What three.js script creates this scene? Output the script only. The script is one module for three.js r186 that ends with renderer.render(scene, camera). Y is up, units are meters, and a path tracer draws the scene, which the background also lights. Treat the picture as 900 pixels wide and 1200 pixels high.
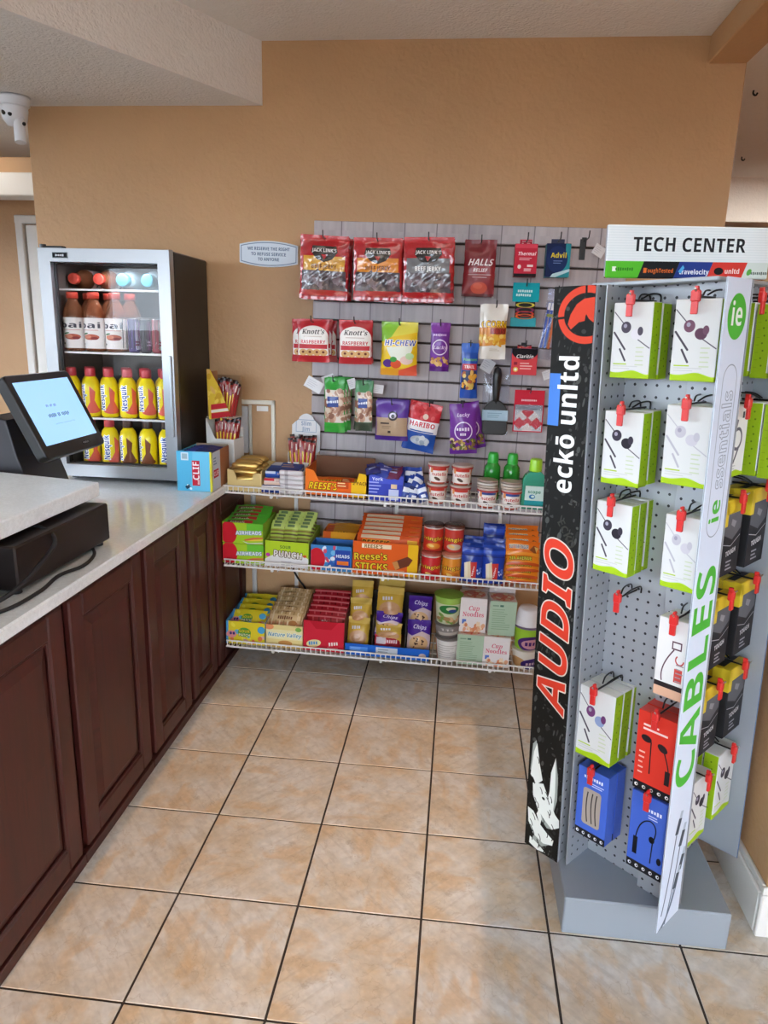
import * as THREE from 'three';
import { mergeGeometries } from 'three/addons/utils/BufferGeometryUtils.js';
import { RectAreaLightUniformsLib } from 'three/addons/lights/RectAreaLightUniformsLib.js';

// ---------------------------------------------------------------- camera, sky, sun, exposure
const scene = new THREE.Scene();
const D2R = Math.PI / 180;
const camera = new THREE.PerspectiveCamera(71.21, 0.75, 0.05, 60);
camera.position.set(0.6397, 1.3898, 2.9881);
camera.rotation.set(-14.2007 * D2R, 5.7071 * D2R, 1.579 * D2R, 'YXZ');
const renderer = new THREE.WebGLRenderer({ antialias: true });
renderer.toneMapping = THREE.LinearToneMapping;
renderer.toneMappingExposure = 0.95;
renderer.shadowMap.enabled = true;
RectAreaLightUniformsLib.init();
scene.background = new THREE.Color().setRGB(0.77, 0.89, 1.02);
scene.backgroundIntensity = 15.5;
const sun = new THREE.DirectionalLight(new THREE.Color().setRGB(1.0, 0.60, 0.30), 2.8);
sun.name = 'sun';
sun.position.set(0.3, 3.95, 10.53);
sun.target.position.set(0.3, 0, 0.53);
sun.castShadow = true; sun.shadow.radius = 0.8;
Object.assign(sun.shadow.camera, { left: -5, right: 5, top: 5, bottom: -5, near: 0.5, far: 30 });
scene.add(sun, sun.target);

// ---------------------------------------------------------------- helpers
let seed = 7;
const rnd = () => { seed = (seed * 1664525 + 1013904223) >>> 0; return seed / 4294967296; };
const rr = (a, b) => a + (b - a) * rnd();
const used = {};
const numbered = (n) => { const k = used[n] = (used[n] ?? -1) + 1; return k ? n + '_' + String(k).padStart(3, '0') : n; };
function tag(o, label, category, group, kind) {
  if (label) o.userData.label = label;
  if (category) o.userData.category = category;
  if (group) o.userData.group = group;
  if (kind) o.userData.kind = kind;
  return o;
}
function mesh(name, geo, mat, parent, pos, rot) {
  const m = new THREE.Mesh(geo, mat); m.name = parent === scene || !parent ? numbered(name) : name;
  m.castShadow = m.receiveShadow = true;
  if (pos) m.position.set(...pos);
  if (rot) m.rotation.set(...rot);
  (parent || scene).add(m);
  return m;
}
function thing(name, label, category, pos = [0, 0, 0], group, rot) {
  const g = new THREE.Group(); g.name = numbered(name); g.position.set(...pos);
  if (rot) g.rotation.set(...rot);
  scene.add(g);
  return tag(g, label, category, group);
}
const single = (name, label, cat, geo, mat, pos, rot, group) => tag(mesh(name, geo, mat, scene, pos, rot), label, cat, group);
const struct = (name, geo, mat, pos, rot) => tag(mesh(name, geo, mat, scene, pos, rot), null, null, null, 'structure');
function copyOf(o, pos, rot, label, group) {
  const c = o.clone(); c.name = numbered(o.name.replace(/_\d{3}$/, '')); c.userData = { ...o.userData };
  if (pos) c.position.set(...pos);
  if (rot) c.rotation.set(...rot);
  if (label) c.userData.label = label;
  if (group) c.userData.group = group;
  scene.add(c); return c;
}
// box with chamfered edges; uv either 0..1 on each face or in metres
const cbCache = new Map();
function cb(w, h, d, c = 0.002, metres = false, off = [0, 0]) {
  const key = [w, h, d, c, metres, off].join();
  if (cbCache.has(key)) return cbCache.get(key);
  const H = [w / 2, h / 2, d / 2];
  c = Math.min(c, H[0] * 0.45, H[1] * 0.45, H[2] * 0.45);
  const P = [], N = [], U = [];
  const uvOf = (p, a, s) => {
    let u, v;
    if (a === 0) { u = -s * p[2]; v = p[1]; if (!metres) { u = u / d + 0.5; v = v / h + 0.5; } }
    else if (a === 1) { u = p[0]; v = -s * p[2]; if (!metres) { u = u / w + 0.5; v = v / d + 0.5; } }
    else { u = s * p[0]; v = p[1]; if (!metres) { u = u / w + 0.5; v = v / h + 0.5; } }
    return [u + off[0], v + off[1]];
  };
  const vert = (sg, axis) => sg.map((s, i) => s * (i === axis ? H[i] : H[i] - c));
  const tri = (a, b, e, ax, sg) => {
    const A = new THREE.Vector3(...a), B = new THREE.Vector3(...b), E = new THREE.Vector3(...e);
    const n = B.clone().sub(A).cross(E.clone().sub(A)).normalize();
    let list = [a, b, e];
    if (n.dot(A) < 0) { n.negate(); list = [a, e, b]; }
    for (const p of list) { P.push(...p); N.push(n.x, n.y, n.z); U.push(...uvOf(p, ax, sg)); }
  };
  const groups = [];
  for (let ax = 0; ax < 3; ax++) for (const s of [1, -1]) {
    const st = P.length / 3, [i, j] = [0, 1, 2].filter((k) => k !== ax);
    const q = [[-1, -1], [1, -1], [1, 1], [-1, 1]].map(([x, y]) => { const sg = [0, 0, 0]; sg[ax] = s; sg[i] = x; sg[j] = y; return vert(sg, ax); });
    tri(q[0], q[1], q[2], ax, s); tri(q[0], q[2], q[3], ax, s);
    groups.push([st, P.length / 3 - st, groups.length]);
  }
  const st = P.length / 3;
  for (let ax = 0; ax < 3; ax++) { // edges along axis ax
    const [i, j] = [0, 1, 2].filter((k) => k !== ax);
    for (const x of [-1, 1]) for (const y of [-1, 1]) {
      const sg = (t) => { const r = [0, 0, 0]; r[ax] = t; r[i] = x; r[j] = y; return r; };
      const a = vert(sg(-1), i), b = vert(sg(1), i), e = vert(sg(1), j), f = vert(sg(-1), j);
      const main = j === 2 ? 2 : i === 2 ? 2 : i;
      tri(a, b, e, main, main === 2 ? y : x); tri(a, e, f, main, main === 2 ? y : x);
    }
  }
  for (const x of [-1, 1]) for (const y of [-1, 1]) for (const z of [-1, 1]) { const s = [x, y, z]; tri(vert(s, 0), vert(s, 1), vert(s, 2), 2, z); }
  const g = new THREE.BufferGeometry();
  g.setAttribute('position', new THREE.Float32BufferAttribute(P, 3));
  g.setAttribute('normal', new THREE.Float32BufferAttribute(N, 3));
  g.setAttribute('uv', new THREE.Float32BufferAttribute(U, 2));
  for (const [a, b, m] of groups) g.addGroup(a, b, m);
  g.addGroup(st, P.length / 3 - st, 4);
  cbCache.set(key, g);
  return g;
}
const at = (g, x, y, z, rx = 0, ry = 0, rz = 0) => { g = g.clone(); g.clearGroups(); if (rx || ry || rz) g.applyMatrix4(new THREE.Matrix4().makeRotationFromEuler(new THREE.Euler(rx, ry, rz))); return g.translate(x, y, z); };
const join = (list) => mergeGeometries(list.map((g) => (g.index ? g.toNonIndexed() : g)).map((g) => { for (const k of Object.keys(g.attributes)) if (!['position', 'normal', 'uv'].includes(k)) g.deleteAttribute(k); g.clearGroups(); return g; }));
const V = (...a) => new THREE.Vector3(...a);
const tube = (pts, r, seg = 16, rs = 6, closed = false, tension = 0.5) => new THREE.TubeGeometry(new THREE.CatmullRomCurve3(pts.map((p) => V(...p)), closed, 'catmullrom', tension), seg, r, rs, closed);
const rod = (a, b, r, rs = 6) => { const A = V(...a), B = V(...b), l = A.distanceTo(B), g = new THREE.CylinderGeometry(r, r, l, rs); g.applyQuaternion(new THREE.Quaternion().setFromUnitVectors(V(0, 1, 0), B.clone().sub(A).normalize())); return g.translate((A.x + B.x) / 2, (A.y + B.y) / 2, (A.z + B.z) / 2); };
function lathe(pts, seg = 28) { // v follows the height, so that a print keeps its proportions
  const g = new THREE.LatheGeometry(pts.map(([r, y]) => new THREE.Vector2(r, y)), seg, Math.PI, Math.PI * 2), p = g.attributes.position, uv = g.attributes.uv, ys = pts.map((q) => q[1]), a = Math.min(...ys), b = Math.max(...ys);
  for (let i = 0; i < uv.count; i++) uv.setY(i, (p.getY(i) - a) / (b - a || 1));
  return g;
}
// printed bag: two bulged sheets sealed round the edge, hanging from its top edge
const bagCache = new Map();
function bag(w, h, d, { top = 0.11, bot = 0.06, pinch = 0.05, wr = 0.12, s = 1, nx = 12, ny = 16, flip = false } = {}) {
  const key = [w, h, d, top, bot, pinch, wr, s, nx, ny].join();
  if (bagCache.has(key)) return bagCache.get(key);
  const P = [], U = [], I = [];
  const nz = (u, v) => Math.sin(u * 9 + s * 2.1 + v * 4) * 0.4 + Math.sin(v * 13 + s * 1.3 - u * 6) * 0.35 + Math.sin((u + v) * 21 + s * 3.7) * 0.25 + (wr > 0.2 ? 0.25 * Math.sin(u * 37 + s * 5 + 6 * Math.sin(v * 9)) + 0.2 * Math.sin(v * 43 - u * 11 + s) : 0);
  for (const side of [1, -1]) for (let j = 0; j <= ny; j++) for (let i = 0; i <= nx; i++) {
    const u = i / nx, v = j / ny; // v from bottom
    let k = 0;
    if (v > bot && v < 1 - top) { const q = (v - bot) / (1 - top - bot); k = Math.pow(Math.sin(Math.PI * q), 0.45); }
    const e = Math.pow(Math.max(0, Math.sin(Math.PI * u)), 0.55);
    let z = side * (0.0007 + d / 2 * k * e * (1 + wr * nz(u, v)));
    const seal = (v <= bot || v >= 1 - top) ? 0.0012 * Math.sin(u * 17 + s) : 0;
    z += seal + 0.004 * Math.sin(u * 5 + s * 1.7) * (1 - k) ;
    const ww = w * (1 - pinch * k * (0.7 + 0.3 * Math.sin(s + v * 5)));
    const edge = (i === 0 || i === nx) ? (1 + 0.012 * Math.sin(v * 31 + s * 5)) : 1;
    P.push((u - 0.5) * ww * edge, (v - 1) * h, z); U.push(side > 0 ? u : 1 - u, v);
  }
  const n = (nx + 1) * (ny + 1);
  for (let q = 0; q < 2; q++) for (let j = 0; j < ny; j++) for (let i = 0; i < nx; i++) {
    const a = q * n + j * (nx + 1) + i, b = a + 1, c = a + nx + 1, e = c + 1;
    if (q === 0) I.push(a, b, e, a, e, c); else I.push(a, e, b, a, c, e);
  }
  const g = new THREE.BufferGeometry();
  g.setAttribute('position', new THREE.Float32BufferAttribute(P, 3));
  g.setAttribute('uv', new THREE.Float32BufferAttribute(U, 2));
  g.setIndex(I); g.computeVertexNormals();
  bagCache.set(key, g);
  return g;
}
// ---------------------------------------------------------------- textures and materials
const pages = []; // printed matter is drawn onto a few shared sheets; each print is a window onto its sheet
function canvasTex(w, h, draw) {
  let p = pages[pages.length - 1];
  if (p && p.x + w + 4 > 2048) { p.x = 2; p.y += p.row + 4; p.row = 0; }
  if (!p || p.y + h + 4 > 2048) {
    const c = document.createElement('canvas'); c.width = c.height = 2048;
    p = { x: 2, y: 2, row: 0, c: c.getContext('2d'), t: new THREE.CanvasTexture(c) }; pages.push(p);
    p.t.colorSpace = THREE.SRGBColorSpace; p.t.magFilter = THREE.LinearFilter; p.t.anisotropy = 8;
  }
  p.c.save(); p.c.translate(p.x, p.y); p.c.beginPath(); p.c.rect(-1, -1, w + 2, h + 2); p.c.clip(); draw(p.c, w, h); p.c.restore();
  const t = p.t.clone(); t.repeat.set((w - 2) / 2048, (h - 2) / 2048); t.offset.set((p.x + 1) / 2048, 1 - (p.y + h - 1) / 2048); t.needsUpdate = true;
  p.x += w + 4; p.row = Math.max(p.row, h);
  return t;
}
const hash = (x, y, s) => { let n = Math.imul(x, 374761393) + Math.imul(y, 668265263) + Math.imul(s, 1442695041); n = Math.imul(n ^ (n >>> 13), 1274126177); return ((n ^ (n >>> 16)) >>> 0) / 4294967296; };
function vnoise(x, y, p, s) { // periodic value noise, period p
  const x0 = Math.floor(x), y0 = Math.floor(y), fx = x - x0, fy = y - y0, sx = fx * fx * (3 - 2 * fx), sy = fy * fy * (3 - 2 * fy), m = (a) => ((a % p) + p) % p;
  const a = hash(m(x0), m(y0), s), b = hash(m(x0 + 1), m(y0), s), c = hash(m(x0), m(y0 + 1), s), d = hash(m(x0 + 1), m(y0 + 1), s);
  return a + (b - a) * sx + (c - a) * sy + (a - b - c + d) * sx * sy;
}
function fbm(u, v, f, oct, s) { let t = 0, a = 0.5, n = 0; for (let i = 0; i < oct; i++, f *= 2, a *= 0.5) { t += a * vnoise(u * f, v * f, f, s + i); n += a; } return t / n; }
function pixTex(n, fn, srgb = true) { // per pixel colour
  const data = new Uint8Array(n * n * 4);
  for (let y = 0; y < n; y++) for (let x = 0; x < n; x++) { const c = fn((x + 0.5) / n, (y + 0.5) / n), o = (y * n + x) * 4; for (let k = 0; k < 3; k++) data[o + k] = Math.max(0, Math.min(255, c[k])); data[o + 3] = 255; }
  const t = new THREE.DataTexture(data, n, n); t.wrapS = t.wrapT = THREE.RepeatWrapping; t.magFilter = THREE.LinearFilter; t.minFilter = THREE.LinearMipmapLinearFilter; if (srgb) t.colorSpace = THREE.SRGBColorSpace; t.needsUpdate = true;
  return t;
}
const scaled = (t, r, q = r) => { const c = t.clone(); c.repeat.set(r, q); c.needsUpdate = true; return c; };
const mix = (a, b, t) => a.map((x, i) => x + (b[i] - x) * t);
const std = (o) => new THREE.MeshStandardMaterial({ roughness: 0.6, ...o });
const phys = (o) => new THREE.MeshPhysicalMaterial({ roughness: 0.5, ...o });
const plain = (c, r = 0.6, o = {}) => std({ color: c, roughness: r, ...o });
const paper = (t) => phys({ map: t, roughness: 0.55, specularIntensity: 0.3 });
const gloss = (t) => phys({ map: t, roughness: 0.35, specularIntensity: 0.5, clearcoat: 0.4, clearcoatRoughness: 0.15 });

const popBump = pixTex(512, (u, v) => { const a = fbm(u, v, 64, 3, 11), b = fbm(u, v, 22, 2, 5), k = 255 * (0.6 * a + 0.4 * b); return [k, k, k]; }, false);
const wallMap = pixTex(512, (u, v) => { const a = fbm(u, v, 5, 5, 31) - 0.5; const k = 1 + a * 0.1; return [192 * k, 150 * k, 106 * k]; });
const M = {};
M.wall = std({ map: scaled(wallMap, 0.6), roughness: 0.5, bumpMap: scaled(popBump, 1.5), bumpScale: 0.002 });
M.orange = std({ color: 0xd08a4c, roughness: 0.6, bumpMap: scaled(popBump, 1.5), bumpScale: 0.002 });
M.ceiling = std({ color: 0xe9e4de, roughness: 0.9, bumpMap: scaled(popBump, 2.2), bumpScale: 0.0045 });
M.white = plain(0xe6e3de, 0.5);
M.paintWhite = plain(0xe2dfda, 0.45, { bumpMap: scaled(popBump, 6), bumpScale: 0.0004 });
M.blackPlastic = plain(0x141314, 0.38);
M.blackMatte = plain(0x17161a, 0.6);
M.blackWire = plain(0x0d0d0e, 0.35);
M.red = plain(0xcf2a28, 0.35);
M.chrome = std({ color: 0xd7d8da, metalness: 1, roughness: 0.28 });
M.wireWhite = plain(0xe9e7e4, 0.35);
M.greyMetal = std({ color: 0x9b9da0, metalness: 0.25, roughness: 0.42 });
M.card = plain(0x8d6b4a, 0.85);
M.cardWhite = plain(0xe8e4da, 0.7);
M.clear = phys({ color: 0xffffff, transmission: 1, thickness: 0, roughness: 0.05, ior: 1.45 });
// ---------------------------------------------------------------- the room
const TS = 0.3066;
const tileTex = [3, 17, 29, 43].map((s) => pixTex(384, (u, v) => {
  const a = fbm(u, v, 3, 5, s), b = fbm(u + 0.3 * a, v * 1.6 + 0.2 * a, 4, 5, s + 7), c = fbm(u, v, 24, 3, s + 13), d = fbm(u * 1 + b * 0.2, v, 7, 4, s + 19);
  const w = fbm(u + 0.15 * b, v, 5, 5, s + 23), st = fbm((u + v) * 0.5 + 0.1 * a, (u - v) * 3, 6, 4, s + 31);
  let col = mix([208, 203, 196], [198, 180, 156], Math.max(0, Math.min(1, (a - 0.4) * 2.6)));
  col = mix(col, [200, 158, 108], Math.max(0, Math.min(0.42, (b - 0.52) * 2)));
  col = mix(col, [150, 132, 114], Math.max(0, Math.min(0.14, (st - 0.58) * 1.4)));
  if (Math.abs(w - 0.5) < 0.008) col = mix(col, [150, 130, 108], 0.2);
  const k = 0.94 + c * 0.12; return col.map((x) => x * k);
}));
const tileBump = pixTex(256, (u, v) => { const a = fbm(u, v, 6, 5, 77) * 255; return [a, a, a]; }, false);
const tileMats = tileTex.map((t) => std({ map: t, roughness: 0.42, bumpMap: tileBump, bumpScale: 0.0025 }));
M.grout = plain(0x372f2a, 0.9);
const floor = struct('floor', cb(8.6, 0.12, 11.2, 0.001, true), M.grout, [0.2, -0.0618, 0.4]);
{
  const tops = [0, 1, 2, 3].map((k) => { const g = cb(TS - 0.0058, 0.012, TS - 0.0058, 0.0008).clone(); g.clearGroups(); return g.rotateY(k * Math.PI / 2); });
  for (let i = -1; i < 10; i++) for (let j = -1; j < 15; j++) {
    const x = (i + 0.5) * TS, z = (j + 0.5) * TS;
    if (x > 1.43 && z > 0.9 && z < 1.5) { /* under the wall end */ }
    mesh('floor_tile', tops[Math.floor(rnd() * 4)], tileMats[Math.floor(rnd() * 4)], floor, [x - 0.2, 0.0618 - 0.006 + rr(-0.0004, 0.0004), z - 0.4]);
  }
}
// walls
struct('wall_back', cb(2.74, 2.5, 0.12, 0.004, true), M.wall, [0.23, 1.25, -0.06]);
struct('wall_right', cb(0.15, 2.36, 0.58, 0.004, true), M.wall, [1.503, 1.18, 1.176]);   // short wall end under the beam
struct('beam', cb(0.136, 0.10, 5.6, 0.004, true), M.wall, [1.532, 2.40, 2.8]);
// baseboards round the wall end
const bb = struct('baseboard_right', join([at(cb(0.014, 0.115, 0.584, 0.004), 1.420, 0.0575, 1.172), at(cb(0.18, 0.115, 0.014, 0.004), 1.503, 0.0575, 1.473)]), M.paintWhite);
mesh('cap', join([at(cb(0.009, 0.02, 0.584, 0.003), 1.4235, 0.125, 1.172), at(cb(0.172, 0.02, 0.009, 0.003), 1.503, 0.125, 1.4705)]), M.paintWhite, bb);
struct('ceiling', cb(8.6, 0.1, 11.2, 0.002, true), M.ceiling, [0.2, 2.49, 0.4]);
{ // lower ceiling over the counter, its edge runs slantwise
  const s = new THREE.Shape([[-0.173, 0], [-0.666, 0.877], [-1.6, 2.54], [-4.0, 2.54], [-4.0, -0.5], [-1.15, -0.5], [-1.15, 0]].map(([x, z]) => new THREE.Vector2(x, z)));
  const g = new THREE.ExtrudeGeometry(s, { depth: 0.225, bevelEnabled: false }); g.rotateX(Math.PI / 2);
  struct('ceiling_soffit', g, M.ceiling, [0, 2.445, 0]);
}
// outer shell
struct('wall_left', join([at(cb(0.1, 2.5, 4.7, 0.002, true), -4.05, 1.25, -2.85), at(cb(0.1, 2.5, 1.5, 0.002, true), -4.05, 1.25, 5.25), at(cb(0.1, 0.7, 5.0, 0.002, true), -4.05, 0.35, 2.0), at(cb(0.1, 0.35, 5.0, 0.002, true), -4.05, 2.325, 2.0)]), M.wall);
{
  const w = struct('window_3', join([at(cb(0.07, 0.05, 5.0, 0.004), -4.05, 0.725, 2.0), at(cb(0.07, 0.05, 5.0, 0.004), -4.05, 2.125, 2.0), ...[-0.475, 1.17, 2.83, 4.475].map((z) => at(cb(0.07, 1.35, 0.05, 0.004), -4.05, 1.425, z))]), M.chrome);
  for (const z of [0.3475, 2.0, 3.6525]) mesh('pane', cb(0.006, 1.35, 1.6, 0.001), M.clear, w, [-4.05, 1.425, z]);
}
struct('wall_far_right', join([at(cb(0.1, 2.5, 8.9, 0.002, true), 4.45, 1.25, -0.75), at(cb(0.1, 2.5, 0.9, 0.002, true), 4.45, 1.25, 5.55), at(cb(0.1, 0.9, 1.4, 0.002, true), 4.45, 0.45, 4.4), at(cb(0.1, 0.35, 1.4, 0.002, true), 4.45, 2.325, 4.4)]), M.orange);
{
  const w = struct('window_4', join([at(cb(0.07, 0.05, 1.4, 0.004), 4.45, 0.925, 4.4), at(cb(0.07, 0.05, 1.4, 0.004), 4.45, 2.125, 4.4), ...[3.725, 5.075].map((z) => at(cb(0.07, 1.15, 0.05, 0.004), 4.45, 1.525, z))]), M.chrome);
  mesh('pane', cb(0.006, 1.15, 1.3, 0.001), M.clear, w, [4.45, 1.525, 4.4]);
}
struct('wall_far_back', join([at(cb(2.86, 2.5, 0.1, 0.002, true), -2.57, 1.25, -2.05), at(cb(0.1, 2.5, 1.95, 0.002, true), -1.09, 1.25, -1.075)]), M.wall);
struct('wall_far', cb(5.6, 2.5, 0.1, 0.002, true), M.orange, [1.7, 1.25, -5.1]);
struct('wall_side_room', cb(0.1, 2.5, 5.0, 0.002, true), M.orange, [-1.0, 1.25, -2.62]);
struct('beam_side_room', cb(3.3, 0.29, 0.2, 0.004, true), M.ceiling, [2.75, 2.31, -2.48]);
struct('beam_hall', cb(2.8, 0.09, 0.12, 0.003, true), M.wall, [-2.6, 2.30, -1.5]);
struct('trim_1', cb(2.8, 0.132, 0.16, 0.006), M.paintWhite, [-2.6, 2.191, -1.5]);
{ // white door frame in the back hall
  const d = struct('door_1', cb(0.055, 2.07, 0.05, 0.006), M.paintWhite, [-2.428, 1.035, -1.975]);
  mesh('door_leaf', cb(0.78, 2.03, 0.03, 0.004), M.white, d, [0.43, -0.02, -0.008]);
  mesh('door_head', cb(0.9, 0.055, 0.05, 0.006), M.paintWhite, d, [0.42, 1.03, 0]);
}
// front wall with the glazed entrance and a wide window, behind the camera
struct('wall_front', join([
  at(cb(0.6, 2.5, 0.14, 0.002, true), -3.75, 1.25, 5.95), at(cb(2.5, 0.75, 0.14, 0.002, true), -2.2, 0.375, 5.95), at(cb(2.5, 0.45, 0.14, 0.002, true), -2.2, 2.275, 5.95),
  at(cb(0.3, 2.5, 0.14, 0.002, true), -0.8, 1.25, 5.95), at(cb(1.46, 0.3, 0.14, 0.002, true), 0.08, 2.35, 5.95), at(cb(0.89, 2.5, 0.14, 0.002, true), 1.255, 1.25, 5.95), at(cb(2.1, 0.75, 0.14, 0.002, true), 2.75, 0.375, 5.95), at(cb(2.1, 0.45, 0.14, 0.002, true), 2.75, 2.275, 5.95), at(cb(0.66, 2.5, 0.14, 0.002, true), 4.13, 1.25, 5.95)]), M.wall);
{
  const w = struct('window_1', join([at(cb(2.5, 0.05, 0.07, 0.004), -2.2, 0.775, 5.95), at(cb(2.5, 0.05, 0.07, 0.004), -2.2, 2.025, 5.95), at(cb(0.05, 1.2, 0.07, 0.004), -3.425, 1.4, 5.95), at(cb(0.05, 1.2, 0.07, 0.004), -0.975, 1.4, 5.95), at(cb(0.05, 1.2, 0.07, 0.004), -2.2, 1.4, 5.95)]), M.chrome);
  for (const x of [-2.8125, -1.5875]) mesh('pane', cb(1.175, 1.2, 0.006, 0.001), M.clear, w, [x, 1.4, 5.95]);
  const w2 = struct('window_2', join([at(cb(2.1, 0.05, 0.07, 0.004), 2.75, 0.775, 5.95), at(cb(2.1, 0.05, 0.07, 0.004), 2.75, 2.025, 5.95), at(cb(0.05, 1.2, 0.07, 0.004), 1.725, 1.4, 5.95), at(cb(0.05, 1.2, 0.07, 0.004), 3.775, 1.4, 5.95), at(cb(0.05, 1.2, 0.07, 0.004), 2.75, 1.4, 5.95)]), M.chrome);
  for (const x of [2.2375, 3.2625]) mesh('pane', cb(0.975, 1.2, 0.006, 0.001), M.clear, w2, [x, 1.4, 5.95]);
  const d = struct('door_2', join([at(cb(1.46, 0.06, 0.06, 0.004), 0.08, 2.17, 5.95), at(cb(0.05, 2.14, 0.06, 0.004), -0.625, 1.07, 5.95), at(cb(0.05, 2.14, 0.06, 0.004), 0.785, 1.07, 5.95)]), M.chrome);
  mesh('pane', cb(1.36, 2.14, 0.006, 0.001), M.clear, d, [0.08, 1.07, 5.95]);
}
struct('forecourt_outside', cb(80, 0.1, 40, 0.002, true), plain(0x64615d, 0.9), [-44.2, -0.172, -14]);
struct('car_park_outside', cb(80, 0.1, 40, 0.002, true), plain(0x64615d, 0.9), [44.6, -0.172, -14]);
struct('pavement_outside', cb(160, 0.1, 200, 0.002, true), plain(0x64615d, 0.9), [0, -0.17, 106.0]);
// ceiling light panels, flush in the ceiling
M.diffuser = std({ color: 0xffffff, emissive: 0xfff0dc, emissiveIntensity: 1.2, roughness: 0.8 });
function troffer(x, z, w, d, power, label) {
  const t = thing('ceiling_light', label, 'ceiling light', [x, 2.44, z], 'ceiling light panels');
  mesh('frame', join([at(cb(w + 0.06, 0.016, 0.03, 0.004), 0, -0.006, d / 2 + 0.015), at(cb(w + 0.06, 0.016, 0.03, 0.004), 0, -0.006, -d / 2 - 0.015), at(cb(0.03, 0.016, d, 0.004), w / 2 + 0.015, -0.006, 0), at(cb(0.03, 0.016, d, 0.004), -w / 2 - 0.015, -0.006, 0)]), M.white, t);
  mesh('diffuser', cb(w, 0.006, d, 0.001), M.diffuser, t, [0, -0.004, 0]);
  const l = new THREE.RectAreaLight(new THREE.Color().setRGB(1, 0.95, 0.88), power, w, d); l.name = 'panel_light';
  l.position.set(0, -0.012, 0); l.rotation.x = -Math.PI / 2; t.add(l);
}
troffer(0.75, 1.55, 1.2, 0.6, 1.3, 'flush ceiling light panel over the aisle before the snack shelves');
troffer(0.75, 4.0, 1.2, 0.6, 1.3, 'flush ceiling light panel over the entrance');
troffer(2.9, -1.2, 1.2, 0.6, 30, 'flush ceiling light panel in the orange side room');
troffer(-2.4, -1.0, 0.6, 0.6, 3, 'flush ceiling light panel in the back hall');
// small hooks in the side room ceiling
for (const [x, z, l] of [[1.835, -0.6, 'small dark hook in the side room ceiling close to the wall end'], [2.22, -1.8, 'small dark hook in the side room ceiling by the grey beam']])
  single('ceiling_hook', l, 'hook', tube([[0, 0.005, 0], [0, -0.01, 0], [0.01, -0.018, 0.003], [0.016, -0.008, 0.004]], 0.004, 12), M.blackMatte, [x, 2.437, z], null, 'ceiling hooks');

// ---------------------------------------------------------------- counter
const cherry = pixTex(512, (u, v) => {
  const g = fbm(u * 1, v * 0.12, 32, 4, 5), b = fbm(u, v, 3, 3, 9), l = fbm(u, v * 0.05, 128, 2, 15);
  let c = mix([50, 16, 12], [82, 28, 21], g * 0.7 + b * 0.4); c = mix(c, [40, 15, 14], Math.max(0, l - 0.6) * 1.4); return c;
});
M.cherry = phys({ map: scaled(cherry, 1.2), roughness: 0.5, clearcoat: 0.12, clearcoatRoughness: 0.3 });
const quartz = pixTex(512, (u, v) => { const a = fbm(u, v, 6, 4, 3), s = hash(Math.floor(u * 512), Math.floor(v * 512), 4), f = fbm(u, v, 90, 2, 8); let k = 228 + a * 18 + (f - 0.5) * 16; if (s > 0.985) k -= 22; if (s < 0.02) k += 20; return [k * 0.98, k * 0.995, k]; });
M.quartz = phys({ map: scaled(quartz, 1.6), roughness: 0.16, clearcoat: 0.4, clearcoatRoughness: 0.08 });
M.quartzWhite = phys({ map: scaled(quartz, 1.9), color: 0xffffff, roughness: 0.3 });
single('countertop', 'long pale speckled quartz countertop over the cherry wood cabinets', 'countertop', cb(0.74, 0.032, 3.6, 0.004, true), M.quartz, [-0.617, 0.774, 1.802]);
const FX = -0.275;
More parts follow.
